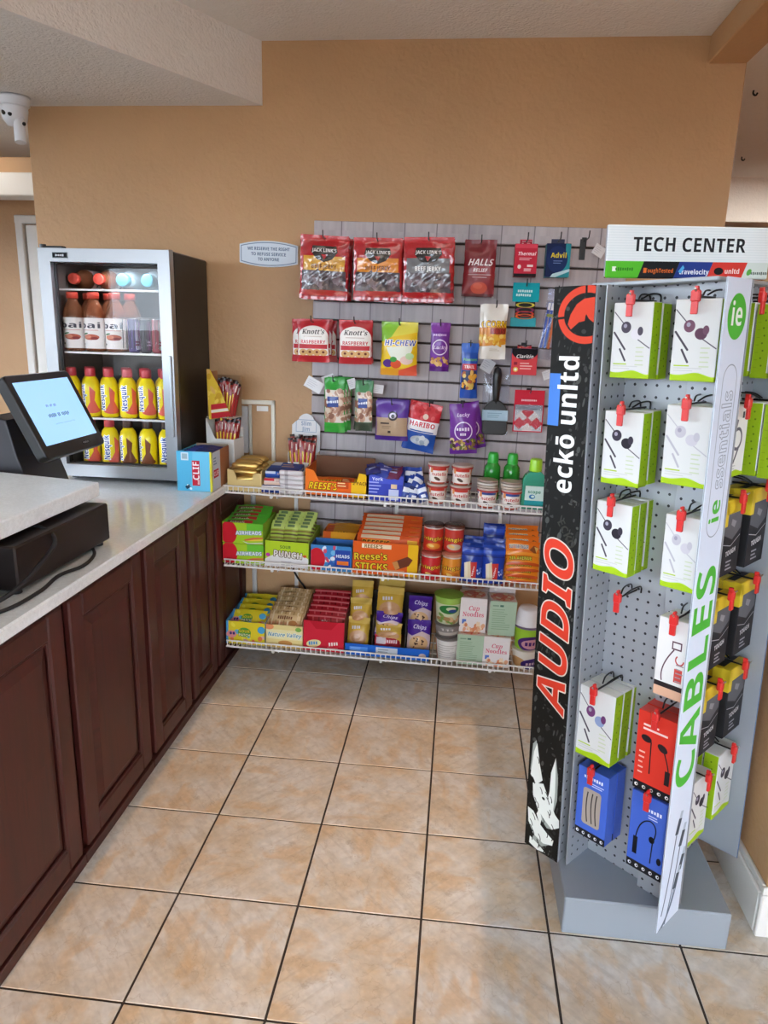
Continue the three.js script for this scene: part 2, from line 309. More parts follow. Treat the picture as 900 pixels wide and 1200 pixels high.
function cabinet(z0, z1, label) {
  const w = z1 - z0, t = thing('counter_cabinet', label, 'cabinet', [FX, 0, (z0 + z1) / 2], 'cherry wood counter cabinets');
  mesh('body', cb(0.64, 0.755, w - 0.002, 0.002, true), M.cherry, t, [-0.34, 0.3795, 0]);
  mesh('plinth', cb(0.018, 0.03, w - 0.002, 0.002, true), M.cherry, t, [-0.009, 0.0162, 0]);
  const H = 0.69, dw = w - 0.03, st = Math.min(0.062, dw * 0.2), y = 0.39;
  const door = mesh('door', join([at(cb(0.02, H, st, 0.004, true), 0, 0, dw / 2 - st / 2), at(cb(0.02, H, st, 0.004, true, [0.3, 0]), 0, 0, -dw / 2 + st / 2), at(cb(0.02, st, dw - 2 * st, 0.004, true), 0, H / 2 - st / 2, 0), at(cb(0.02, st, dw - 2 * st, 0.004, true), 0, -H / 2 + st / 2, 0),
    at(cb(0.008, H - 2 * st + 0.01, dw - 2 * st + 0.01, 0.001, true), -0.006, 0, 0)]), M.cherry, t, [-0.0085, y, 0]);
  // raised field with sloping margins
  const pw = dw - 2 * st - 0.022, ph = H - 2 * st - 0.022, s = new THREE.Shape([[-pw / 2 + 0.026, -ph / 2 + 0.026], [pw / 2 - 0.026, -ph / 2 + 0.026], [pw / 2 - 0.026, ph / 2 - 0.026], [-pw / 2 + 0.026, ph / 2 - 0.026]].map(([a, b]) => new THREE.Vector2(a, b)));
  const g = new THREE.ExtrudeGeometry(s, { depth: 0.001, bevelThickness: 0.009, bevelSize: 0.026, bevelSegments: 1 }); g.rotateY(Math.PI / 2);
  mesh('raised_panel', g, M.cherry, door, [-0.0005, 0, 0]);
  const bw = 0.006;
  mesh('bead', join([at(cb(0.007, ph + 0.02, bw, 0.002), 0, 0, pw / 2 + 0.008), at(cb(0.007, ph + 0.02, bw, 0.002), 0, 0, -pw / 2 - 0.008), at(cb(0.007, bw, pw + 0.01, 0.002), 0, ph / 2 + 0.008, 0), at(cb(0.007, bw, pw + 0.01, 0.002), 0, -ph / 2 - 0.008, 0)]), M.cherry, door, [0.003, 0, 0]);
}
[[0.002, 0.41, 'cherry wood cabinet in the corner beside the lowest snack shelf'], [0.41, 0.69, 'narrow cherry wood cabinet below the boxed energy bars'], [0.69, 1.04, 'cherry wood cabinet between the narrow one and the wide one under the cash drawer'], [1.04, 1.47, 'wide cherry wood cabinet under the cash drawer'], [1.47, 1.93, 'wide cherry wood cabinet under the raised counter slab'], [1.93, 2.4, 'cherry wood cabinet beyond the raised counter slab']].forEach((a) => cabinet(...a));
{ // raised white slab
  const s = new THREE.Shape([[-0.352, 1.13], [-0.352, 2.3], [-0.98, 2.3], [-0.98, 1.0]].map(([x, z]) => new THREE.Vector2(x, z)));
  const g = new THREE.ExtrudeGeometry(s, { depth: 0.034, bevelThickness: 0.003, bevelSize: 0.003, bevelSegments: 2 }); g.rotateX(Math.PI / 2);
  const t = thing('raised_counter', 'thick white speckled raised counter slab above the black cash drawer', 'counter', [0, 0.79, 0]);
  mesh('slab', g, M.quartzWhite, t, [0, 0.167, 0]);
  for (const z of [1.35, 2.0]) mesh('support', cb(0.1, 0.13, 0.2, 0.003), M.blackMatte, t, [-0.9, 0.0655, z]);
}
{ // cash drawer
  const t = thing('cash_drawer', 'black metal cash drawer on the countertop under the white slab', 'cash drawer', [-0.5, 0.79, 1.36]);
  mesh('case', cb(0.366, 0.104, 0.43, 0.004), std({ color: 0x241d1c, roughness: 0.4, metalness: 0.3 }), t, [0, 0.064, 0]);
  for (const [x, z] of [[0.16, 0.19], [0.16, -0.19], [-0.16, 0.19], [-0.16, -0.19]]) mesh('foot', new THREE.CylinderGeometry(0.012, 0.013, 0.012, 12), M.blackMatte, t, [x, 0.006, z]);
}
single('power_cable', 'black cable looping from under the white slab over the cash drawer', 'cable', tube([[-0.42, 0.911, 1.40], [-0.345, 0.905, 1.415], [-0.303, 0.88, 1.44], [-0.296, 0.85, 1.52], [-0.30, 0.82, 1.62], [-0.34, 0.802, 1.70], [-0.42, 0.797, 1.80]], 0.0055, 40, 8), M.blackMatte);
single('data_cable', 'thin black cable lying along the foot of the cash drawer', 'cable', tube([[-0.345, 0.796, 1.2], [-0.30, 0.7955, 1.27], [-0.282, 0.7955, 1.36], [-0.300, 0.796, 1.44], [-0.285, 0.7955, 1.55], [-0.3, 0.7955, 1.68], [-0.4, 0.7955, 1.8]], 0.0045, 44, 8), M.blackMatte);
single('barcode_reader', 'black handheld reader stand beside the cash drawer under the slab', 'scanner', join([at(cb(0.12, 0.05, 0.16, 0.01), 0, 0.025, 0), at(cb(0.07, 0.035, 0.13, 0.01), 0.01, 0.075, 0.02, 0.3, 0.3, 0)]), M.blackMatte, [-0.4, 0.79, 1.68]);
// ---------------------------------------------------------------- drawing helpers for printed matter
const F = (sz, o = {}) => `${o.italic ? 'italic ' : ''}${o.light ? '' : 'bold '}${sz}px ${o.font || 'sans-serif'}`;
function txt(x, s, px, py, sz, col, o = {}) {
  x.save(); x.translate(px, py); if (o.rot) x.rotate(o.rot); if (o.sx) x.scale(o.sx, 1); if (o.skew) x.transform(1, 0, o.skew, 1, 0, 0);
  if (typeof s === 'number') { const n = s, cw = sz * 0.5; x.fillStyle = col; for (let i = 0; i < n; i++) { const hh = sz * (0.42 + 0.26 * hash(i, n, 5)); x.fillRect((i - n / 2) * cw, -hh / 2, cw * 0.68, hh); } x.restore(); return; } // print too blurred to read
  x.font = F(sz, o); x.textAlign = o.align || 'center'; x.textBaseline = 'middle';
  if (o.stroke) { x.strokeStyle = o.stroke; x.lineWidth = o.lw || sz * 0.16; x.lineJoin = 'round'; x.strokeText(s, 0, 0); }
  x.fillStyle = col; x.fillText(s, 0, 0); x.restore();
}
const fill = (x, c, a, b, w, h) => { x.fillStyle = c; x.fillRect(a, b, w, h); };
const oval = (x, c, a, b, rx, ry, rot = 0) => { x.fillStyle = c; x.beginPath(); x.ellipse(a, b, rx, ry, rot, 0, 7); x.fill(); };
const poly = (x, c, pts) => { x.fillStyle = c; x.beginPath(); pts.forEach(([a, b], i) => (i ? x.lineTo(a, b) : x.moveTo(a, b))); x.closePath(); x.fill(); };
const bars = (x, c, a, b, w, n, step, hh = 3) => { for (let i = 0; i < n; i++) fill(x, c, a, b + i * step, w * (0.6 + 0.4 * hash(i, Math.floor(a), 3)), hh); };
const blobs = (x, cols, a, b, w, h, n, r) => { for (let i = 0; i < n; i++) oval(x, cols[i % cols.length], a + w * hash(i, 1, n), b + h * hash(i, 2, n), r * (0.6 + 0.8 * hash(i, 3, n)), r * (0.5 + 0.6 * hash(i, 4, n)), i); };
const stripes = (x, cols, w, h, y0, hh) => cols.forEach((c, i) => fill(x, c, 0, y0 + i * hh, w, hh + 1));
const wave = (x, c, w, h, y, a) => { x.fillStyle = c; x.beginPath(); x.moveTo(0, y); x.bezierCurveTo(w * 0.3, y + a, w * 0.45, y - a, w * 0.65, y - a * 0.5); x.bezierCurveTo(w * 0.8, y, w * 0.9, y + a, w, y + a * 0.6); x.lineTo(w, h); x.lineTo(0, h); x.fill(); };

// ---------------------------------------------------------------- glass door fridge
M.steel = std({ color: 0xa9abae, metalness: 0.9, roughness: 0.34 });
M.fridgeBlack = plain(0x1d1a18, 0.45);
M.fridgeInside = plain(0x5b5550, 0.5);
M.fridgeGlass = phys({ color: 0xffffff, transmission: 1, thickness: 0, roughness: 0.0, ior: 1.36 });
{
  const x0 = -0.905, x1 = -0.412, y0 = 0.79, y1 = 1.648, zb = 0.01, zf = 0.40, w = x1 - x0, h = y1 - y0, cx = (x0 + x1) / 2;
  const t = thing('glass_door_fridge', 'black countertop fridge with steel framed glass door full of bottles', 'fridge', [cx, y0, 0]);
  const d = zf - 0.045 - zb, zc = zb + d / 2, wall = 0.025;
  const body = mesh('cabinet', join([at(cb(wall, h - 0.012, d, 0.005), -w / 2 + wall / 2, h / 2 + 0.006, zc), at(cb(wall, h - 0.012, d, 0.005), w / 2 - wall / 2, h / 2 + 0.006, zc), at(cb(w - 0.02, wall, d, 0.005), 0, h - wall / 2, zc), at(cb(w - 0.02, 0.03, d, 0.005), 0, 0.027, zc)]), M.fridgeBlack, t);
  mesh('liner', join([at(cb(w - 0.05, h - 0.06, 0.01, 0.001), 0, h / 2 + 0.01, zb + 0.012), at(cb(0.004, h - 0.06, d - 0.02, 0.001), -w / 2 + 0.028, h / 2, zc), at(cb(0.004, h - 0.06, d - 0.02, 0.001), w / 2 - 0.028, h / 2, zc), at(cb(w - 0.05, 0.004, d - 0.02, 0.001), 0, h - 0.028, zc), at(cb(w - 0.05, 0.004, d - 0.02, 0.001), 0, 0.045, zc)]), M.fridgeInside, t);
  // door frame rails with mitred ends
  const fr = 0.046, zd = zf - 0.02, rail = (len, short, hor) => { const s = new THREE.Shape([[-len / 2, 0], [len / 2, 0], [len / 2 - short, short], [-len / 2 + short, short]].map(([a, b]) => new THREE.Vector2(a, b))); const g = new THREE.ExtrudeGeometry(s, { depth: 0.032, bevelThickness: 0.003, bevelSize: 0.0015, bevelSegments: 2 }); return g.translate(0, 0, -0.016); };
  const dh = h - 0.022, yc = h / 2 + 0.011;
  const door = mesh('door', rail(w, fr).clone().translate(0, yc - dh / 2, zd), M.steel, t);
  mesh('top_rail', rail(w, fr).clone().rotateZ(Math.PI).translate(0, yc + dh / 2, zd), M.steel, door);
  mesh('stile', rail(dh, fr * 0.95).clone().rotateZ(-Math.PI / 2).translate(-w / 2, yc, zd), M.steel, door);
  mesh('stile', rail(dh, fr * 0.95).clone().rotateZ(Math.PI / 2).translate(w / 2, yc, zd), M.steel, door);
  mesh('gasket', join([at(cb(w - 0.08, 0.01, 0.014, 0.002), 0, yc + dh / 2 - fr - 0.003, zd - 0.01), at(cb(w - 0.08, 0.01, 0.014, 0.002), 0, yc - dh / 2 + fr + 0.003, zd - 0.01), at(cb(0.01, dh - 0.08, 0.014, 0.002), -w / 2 + fr + 0.002, yc, zd - 0.01), at(cb(0.01, dh - 0.08, 0.014, 0.002), w / 2 - fr - 0.002, yc, zd - 0.01)]), M.blackMatte, door);
  mesh('glass_pane', new THREE.PlaneGeometry(w - 0.08, dh - 0.08), M.fridgeGlass, door, [0, yc, zd]);
  mesh('badge', cb(0.058, 0.02, 0.003, 0.001), paper(canvasTex(160, 54, (x, W, H) => { fill(x, '#15151a', 0, 0, W, H); x.strokeStyle = '#9aa'; x.lineWidth = 3; x.strokeRect(4, 4, W - 8, H - 8); txt(x, 6, W / 2, H / 2 + 1, 30, '#e8e8ee', { italic: 1 }); })), door, [-w / 2 + 0.085, yc + dh / 2 - 0.024, zd + 0.02]);
  mesh('handle', cb(0.012, 0.3, 0.012, 0.003), M.steel, door, [w / 2 - 0.012, yc - 0.1, zd + 0.021]);
  mesh('hinge', join([at(cb(0.085, 0.008, 0.03, 0.002), -w / 2 + 0.045, h + 0.005, zd - 0.01), at(new THREE.CylinderGeometry(0.011, 0.011, 0.016, 12), -w / 2 + 0.012, h + 0.006, zd)]), M.blackPlastic, t);
  for (const [a, b] of [[-1, zb + 0.04], [1, zb + 0.04], [-1, zf - 0.09], [1, zf - 0.09]]) mesh('foot', new THREE.CylinderGeometry(0.014, 0.016, 0.015, 12), M.blackMatte, t, [a * (w / 2 - 0.03), 0.0075, b]);
  // wire shelves with white front edge
  for (const sy of [1.036, 1.284]) {
    const L = []; for (let i = 0; i <= 16; i++) L.push(rod([-w / 2 + 0.035 + i * (w - 0.07) / 16, sy - y0 - 0.004, zb + 0.03], [-w / 2 + 0.035 + i * (w - 0.07) / 16, sy - y0 - 0.004, zf - 0.05], 0.0018, 5));
    const sh = mesh('shelf', join(L), M.chrome, t);
    mesh('shelf_edge', cb(w - 0.06, 0.008, 0.006, 0.002), M.wireWhite, sh, [0, sy - y0 - 0.004, zf - 0.052]);
  }
  const gs = mesh('glass_shelf', cb(w - 0.06, 0.004, d - 0.05, 0.001), M.clear, t, [0, 1.512 - y0 - 0.003, zc]);
  mesh('shelf_edge', cb(w - 0.06, 0.007, 0.005, 0.0015), M.wireWhite, gs, [0, 0, (d - 0.05) / 2]);
  const rk = []; for (let i = 0; i < 14; i++) rk.push(rod([0.03 + i * 0.014, 1.30 - y0, zf - 0.058], [0.03 + i * 0.014, 1.41 - y0, zf - 0.062], 0.0014, 5));
  rk.push(rod([0.02, 1.412 - y0, zf - 0.062], [0.222, 1.412 - y0, zf - 0.062], 0.002));
  mesh('wire_fence', join(rk), M.blackWire, t);
  const lamp = mesh('lamp', cb(0.16, 0.012, 0.03, 0.004), std({ color: 0xffffff, emissive: 0xf2e6ff, emissiveIntensity: 9, roughness: 0.5 }), t, [0.04, h - 0.038, zf - 0.1]);
  const l = new THREE.RectAreaLight(new THREE.Color().setRGB(0.97, 0.92, 1), 70, 0.16, 0.03); l.name = 'fridge_light'; l.rotation.x = -Math.PI / 2; l.position.set(0.04, h - 0.048, zf - 0.1); t.add(l);
}
// bottles in the fridge
{
  const milkArt = (cap, splash) => canvasTex(256, 256, (x, w, h) => {
    fill(x, '#f0d915', 0, 0, w, h); for (const ox of [-64, 64, 192]) {
      poly(x, splash, [[ox + 84, 60], [ox + 110, 96], [ox + 104, 150], [ox + 128, 215], [ox + 60, 215], [ox + 84, 160]]); oval(x, splash, ox + 92, 212, 40, 18);
      txt(x, 'Nesquik', ox + 46, 130, 40, '#1c3f96', { rot: -Math.PI / 2, stroke: '#fff', lw: 7 }); }
    fill(x, '#f0d915', 0, 236, w, 20);
  });
  const prof = [[0, 0], [0.028, 0], [0.033, 0.006], [0.034, 0.02], [0.0335, 0.06], [0.034, 0.1], [0.0335, 0.12], [0.028, 0.14], [0.02, 0.15], [0.017, 0.155]];
  const bodyG = lathe(prof, 24), capG = lathe([[0.0, 0.187], [0.017, 0.187], [0.0195, 0.184], [0.0195, 0.158], [0.0175, 0.154], [0.0, 0.154]], 20);
  const mk = (capC, splash, label, group) => { const t = thing('milk_drink_bottle', label, 'bottle', [0, -5, 0], group); mesh('bottle', bodyG, gloss(milkArt(capC, splash)), t); mesh('cap', capG, plain(capC, 0.35), t); return t; };
  const A = mk(0xc23a45, '#e0604f', 'yellow milk drink bottle with pink cap on the middle fridge shelf', 'pink capped milk drinks, middle shelf');
  const B = mk(0x3a1c14, '#7a4326', 'yellow milk drink bottle with brown cap on the fridge floor', 'brown capped milk drinks');
  const place = (o, xs, y, z, l, g) => xs.forEach((x, i) => { if (i === 0 && !o.userData.put) { o.position.set(x, y, z); o.rotation.y = rr(-0.4, 0.4); o.userData.put = 1; if (l) { o.userData.label = l; o.userData.group = g; } } else { const c = copyOf(o, [x, y, z], [0, rr(-0.5, 0.5), 0], l, g); } });
  place(A, [-0.86, -0.783, -0.709, -0.634, -0.558, -0.482], 1.036, 0.315);
  place(A, [-0.822, -0.746, -0.671, -0.596, -0.52], 1.036, 0.245, 'yellow milk drink bottle with pink cap in the second row, middle fridge shelf', 'second row milk drinks');
  place(A, [-0.80, -0.722], 0.842, 0.31, 'yellow milk drink bottle with pink cap on the fridge floor', 'pink capped milk drinks, fridge floor');
  place(B, [-0.646, -0.566, -0.488], 0.842, 0.31);
  delete A.userData.put; delete B.userData.put;
  const baiArt = canvasTex(256, 256, (x, w, h) => { fill(x, '#efe9e6', 0, 0, w, h); for (const ox of [-64, 64, 192]) { txt(x, 'bai', ox + 64, 62, 66, '#4b4a55'); fill(x, '#d7a6a0', ox + 30, 100, 70, 5); oval(x, '#b9604f', ox + 70, 160, 32, 24); oval(x, '#d98b74', ox + 54, 156, 18, 16); oval(x, '#8a3a3a', ox + 84, 170, 14, 12); oval(x, '#4d7a50', ox + 46, 132, 14, 6, -0.4); oval(x, '#333', ox + 30, 218, 8, 8); } });
  const juice = phys({ color: 0xd98f63, transmission: 0.75, thickness: 0.03, roughness: 0.08, ior: 1.35, attenuationColor: new THREE.Color(0xc8763f), attenuationDistance: 0.08 });
  const t = thing('juice_bottle', 'clear juice bottle with white label and coral cap on the upper fridge shelf', 'bottle', [-0.835, 1.284, 0.31], 'white labelled juice bottles');
  mesh('bottle', lathe([[0, 0.001], [0.034, 0.001], [0.0385, 0.008], [0.039, 0.02], [0.039, 0.128], [0.037, 0.145], [0.028, 0.17], [0.018, 0.186], [0.017, 0.197], [0, 0.197]], 28), juice, t);
  mesh('label', lathe([[0.0396, 0.012], [0.0398, 0.014], [0.0398, 0.122], [0.0396, 0.124]], 28), paper(baiArt), t);
  mesh('cap', lathe([[0, 0.217], [0.019, 0.217], [0.021, 0.214], [0.021, 0.194], [0, 0.194]], 20), plain(0xd8503f, 0.35), t);
  t.rotation.y = 0.1;
  for (const x of [-0.752, -0.668]) copyOf(t, [x, 1.284, 0.31], [0, rr(-0.2, 0.2), 0]);
  for (const x of [-0.835, -0.752, -0.668]) copyOf(t, [x + 0.02, 1.284, 0.225], [0, rr(-0.4, 0.4), 0], 'clear juice bottle with coral cap in the second row, upper fridge shelf', 'second row juice bottles');
  const lie = (x, r) => copyOf(t, [x, 1.512 + 0.0398, 0.06], [Math.PI / 2, r, 0], 'juice bottle with coral cap lying on the glass fridge shelf', 'juice bottles lying on the glass shelf');
  for (const x of [-0.845, -0.745]) lie(x, rr(-2, 2));
  const teal = thing('water_bottle', 'bottle with teal cap lying on the glass fridge shelf', 'bottle', [-0.648, 1.512 + 0.0378, 0.06], 'teal capped bottles on the glass shelf', [Math.PI / 2, 0, 0]);
  mesh('bottle', lathe([[0, 0], [0.037, 0.004], [0.0375, 0.16], [0.02, 0.19], [0, 0.19]], 24), phys({ color: 0xbfe3ea, transmission: 0.7, thickness: 0.03, roughness: 0.1 }), teal);
  mesh('cap', lathe([[0, 0.222], [0.022, 0.222], [0.024, 0.218], [0.024, 0.19], [0, 0.19]], 20), plain(0x3b8fa0, 0.35), teal);
  copyOf(teal, [-0.55, 1.512 + 0.0378, 0.06], [Math.PI / 2, 0.4, 0]);
  // slim cans to the right of the juice bottles
  const canArt = (a, b, c) => canvasTex(128, 256, (x, w, h) => { fill(x, a, 0, 0, w, h); for (const o of [0, 64]) { fill(x, b, o + 14, 20, 36, 210); txt(x, 9, o + 32, 120, 24, c, { rot: -Math.PI / 2 }); blobs(x, [c], o + 16, 170, 30, 50, 6, 7); } });
  const cans = [['#5a4a86', '#c9c2dd', '#7a2a58', 'slim violet drink can'], ['#2a2434', '#6d2f63', '#d7b4d8', 'slim dark drink can with plum print'], ['#9c2638', '#e8d9d2', '#b6303f', 'slim crimson drink can with pale stripe'], ['#e4dccb', '#c44a52', '#8f2a36', 'slim cream drink can with crimson print']];
  cans.forEach(([a, b, c, l], i) => {
    const o = thing('slim_can', l + ' on the upper fridge shelf', 'can', [-0.602 + i * 0.046, 1.284, 0.305], 'slim cans in the fridge');
    mesh('can', lathe([[0, 0], [0.017, 0], [0.0215, 0.008], [0.0215, 0.115], [0.018, 0.124]], 20), gloss(canArt(a, b, c)), o);
    mesh('lid', lathe([[0, 0.122], [0.016, 0.122], [0.0185, 0.1255], [0.0185, 0.124], [0.018, 0.122]], 20), M.chrome, o);
  });
}
// ---------------------------------------------------------------- till screen on the counter
{
  const t = thing('till_terminal', 'black touchscreen till with light blue screen on a wedge stand', 'till', [-0.62, 0.79, 0.84]);
  const r = V(0, 0, -1), dn = V(0.09, -0.1825, 0).normalize(), n = V().crossVectors(dn.clone().negate(), V(0, 0, 1)).multiplyScalar(1);
  const up = dn.clone().negate(), nn = V().crossVectors(r, up), basis = new THREE.Matrix4().makeBasis(r, up, nn), q = new THREE.Quaternion().setFromRotationMatrix(basis);
  const c = V(-0.618, 1.1225, 0.84).sub(V(-0.62, 0.79, 0.84));
  const put = (name, geo, mat, off, parent = t) => { const m = mesh(name, geo, mat, parent); m.quaternion.copy(q); const o = V(...off).applyQuaternion(q); m.position.copy(parent === t ? c.clone().add(o) : o); return m; };
  const rb = (w, h, d, rad) => { const s = new THREE.Shape(); const a = w / 2, b = h / 2; s.moveTo(-a + rad, -b); s.lineTo(a - rad, -b); s.quadraticCurveTo(a, -b, a, -b + rad); s.lineTo(a, b - rad); s.quadraticCurveTo(a, b, a - rad, b); s.lineTo(-a + rad, b); s.quadraticCurveTo(-a, b, -a, b - rad); s.lineTo(-a, -b + rad); s.quadraticCurveTo(-a, -b, -a + rad, -b); const g = new THREE.ExtrudeGeometry(s, { depth: d, bevelThickness: 0.004, bevelSize: 0.004, bevelSegments: 2 }); return g; };
  put('housing', rb(0.346, 0.262, 0.026, 0.016), M.blackPlastic, [0, -0.008, -0.034]);
  const scr = canvasTex(512, 348, (x, w, h) => { fill(x, '#9fd0f2', 0, 0, w, h); x.globalAlpha = 0.75; for (const [a, b, ww, hh, c] of [[170, 138, 92, 14, '#5a7388'], [150, 190, 190, 20, '#33506b'], [160, 244, 208, 7, '#7fa6bf']]) for (let i = 0; i < ww; i += hh * 0.62) if (hash(i | 0, b, 2) > 0.12) fill(x, c, a + i, b + (hash(i | 0, b, 5) - 0.5) * 4, hh * 0.42, hh * (0.8 + 0.3 * hash(i | 0, b, 7))); });
  put('screen', cb(0.30, 0.2035, 0.002, 0.0005), std({ map: scr, emissive: 0xffffff, emissiveMap: scr, emissiveIntensity: 0.8, roughness: 0.15 }), [0, 0, -0.0032]);
  put('maker_mark', new THREE.PlaneGeometry(0.045, 0.010), paper(canvasTex(128, 28, (x, w, h) => { fill(x, '#151416', 0, 0, w, h); txt(x, 'POSIFLEX', w / 2, h / 2, 22, '#b9b9c0'); })), [0.055, -0.122, 0.0005]);
  // wedge stand: profile in x,y pulled along z
  const s = new THREE.Shape([[-0.19, 0], [-0.005, 0], [-0.02, 0.03], [-0.075, 0.19], [-0.1, 0.30], [-0.14, 0.31], [-0.175, 0.2]].map(([a, b]) => new THREE.Vector2(a, b)));
  const g = new THREE.ExtrudeGeometry(s, { depth: 0.21, bevelThickness: 0.004, bevelSize: 0.004, bevelSegments: 2 }); g.translate(0, 0.005, -0.09);
  const st = mesh('stand', g, plain(0x26242a, 0.4), t);
  mesh('maker_mark', new THREE.PlaneGeometry(0.06, 0.014), paper(canvasTex(128, 30, (x, w, h) => { fill(x, '#26242a', 0, 0, w, h); txt(x, 'POSIFLEX', w / 2, h / 2, 22, '#a8a8b2'); })), st, [-0.075, 0.055, 0.1255], [0, 0, 0.12]);
  mesh('foot_plate', cb(0.22, 0.012, 0.24, 0.004), M.blackPlastic, t, [-0.1, 0.006, 0.01]);
}
// ---------------------------------------------------------------- on the wall: notice, cable trunking, camera
{
  const s = new THREE.Shape(); s.moveTo(-0.119, -0.034); s.quadraticCurveTo(0, -0.064, 0.119, -0.034); s.lineTo(0.119, 0.034); s.quadraticCurveTo(0, 0.064, -0.119, 0.034); s.closePath();
  const t = thing('wall_notice', 'white plaque with grey border about refusing service on the tan wall', 'sign', [-0.154, 1.678, 0.001], null, [0, 0, -0.02]);
  mesh('plate', new THREE.ExtrudeGeometry(s, { depth: 0.003, bevelThickness: 0.0015, bevelSize: 0.0015, bevelSegments: 1 }).translate(0, 0, 0.002), M.white, t);
  const g = new THREE.ShapeGeometry(s); const uv = g.attributes.uv; for (let i = 0; i < uv.count; i++) uv.setXY(i, (uv.getX(i) + 0.119) / 0.238, (uv.getY(i) + 0.05) / 0.1);
  const tx = canvasTex(512, 216, (x, w, h) => { fill(x, '#d7e1ec', 0, 0, w, h); x.strokeStyle = '#7d8fa6'; x.lineWidth = 7; x.beginPath(); x.moveTo(14, 46); x.quadraticCurveTo(256, -14, 498, 46); x.lineTo(498, 170); x.quadraticCurveTo(256, 232, 14, 170); x.closePath(); x.stroke(); txt(x, 'WE RESERVE THE RIGHT', 256, 66, 35, '#4d6688', { sx: 0.95 }); txt(x, 'TO REFUSE SERVICE', 256, 110, 35, '#4d6688', { sx: 0.95 }); txt(x, 'TO ANYONE', 256, 152, 35, '#4d6688', { sx: 0.95 }); });
  mesh('printed_face', g, paper(tx), t, [0, 0, 0.0072]);
}
{
  const t = thing('cable_trunking', 'cream plastic cable trunking forming a frame on the wall above the shelf', 'trunking', [-0.21, 0, 0.001]);
  mesh('upright', cb(0.016, 0.30, 0.014, 0.002), plain(0xe4dfd0, 0.5), t, [0.068, 0.941, 0.0075]);
  mesh('upright', cb(0.012, 0.28, 0.012, 0.002), plain(0xc9c4b8, 0.5), t, [-0.032, 0.931, 0.0065]);
  mesh('cross_piece', cb(0.17, 0.018, 0.014, 0.002), plain(0xe4dfd0, 0.5), t, [-0.009, 1.083, 0.0075]);
  mesh('outlet_cover', cb(0.05, 0.20, 0.02, 0.003), plain(0xcfd2d6, 0.4), t, [-0.066, 0.965, 0.0105]);
  mesh('name_plate', cb(0.05, 0.022, 0.004, 0.001), M.white, t, [0.02, 1.056, 0.0025]);
}
{
  const t = thing('security_camera', 'white ceiling mounted security camera at the end of the tan wall', 'security camera', [-1.118, 2.22, 0.115]);
  const w = plain(0xe9ebf0, 0.35);
  mesh('mount', lathe([[0, 0], [0.062, 0], [0.062, -0.012], [0.056, -0.03], [0.05, -0.036], [0, -0.036]], 28), w, t);
  const ball = mesh('housing', lathe([[0.048, -0.03], [0.05, -0.045], [0.044, -0.08], [0.028, -0.1], [0, -0.104]].reverse(), 28), w, t);
  mesh('arm', rod([0.022, -0.075, 0.01], [0.03, -0.165, 0.025], 0.021, 16), w, t);
  for (const [a, b] of [[-0.018, -0.062], [0.006, -0.066]]) mesh('lens_window', new THREE.SphereGeometry(0.0085, 12, 8).scale(1, 1.6, 0.5), M.blackPlastic, ball, [a, b, 0.0425], [-0.35, a * 10, 0.5]);
  mesh('joint', new THREE.SphereGeometry(0.007, 10, 8), M.blackPlastic, t, [0.05, -0.1, 0.025]);
}
// ---------------------------------------------------------------- slat wall panel
const slatTex = pixTex(512, (u, v) => {
  const g = fbm(u, v * 0.1, 64, 4, 21), p = Math.floor(u * 8), l = hash(p, 3, 9), e = Math.abs(u * 8 - Math.round(u * 8)), b = fbm(u, v, 4, 3, 2);
  let c = mix([158, 148, 152], [206, 197, 198], g * 0.6 + l * 0.35 + (b - 0.5) * 0.5); if (e < 0.022) c = mix(c, [96, 88, 92], 0.7); return c;
});
const PX = 0.035, PW = 1.22, PT = 1.806, PITCH = 0.0762, NS = 17;
{
  const t = thing('slatwall_panel', 'pale grey wood grain slat panel behind the hanging snacks', 'slat panel', [PX, PT, 0.001], null, [0, 0, -0.013]);
  mesh('backing', cb(PW, PITCH * NS, 0.005, 0.001), plain(0x4a3f3a, 0.8), t, [PW / 2, -PITCH * NS / 2, 0.0025]);
  const mat = std({ map: slatTex, roughness: 0.45 });
  for (let i = 0; i < NS; i++) {
    mesh('slat', cb(PW, PITCH - 0.0085, 0.018, 0.0016, true, [0.31 * (i % 3) * 0, i * PITCH]), mat, t, [PW / 2, -PITCH * (i + 0.5) + 0.003, 0.0115]);
  }
}
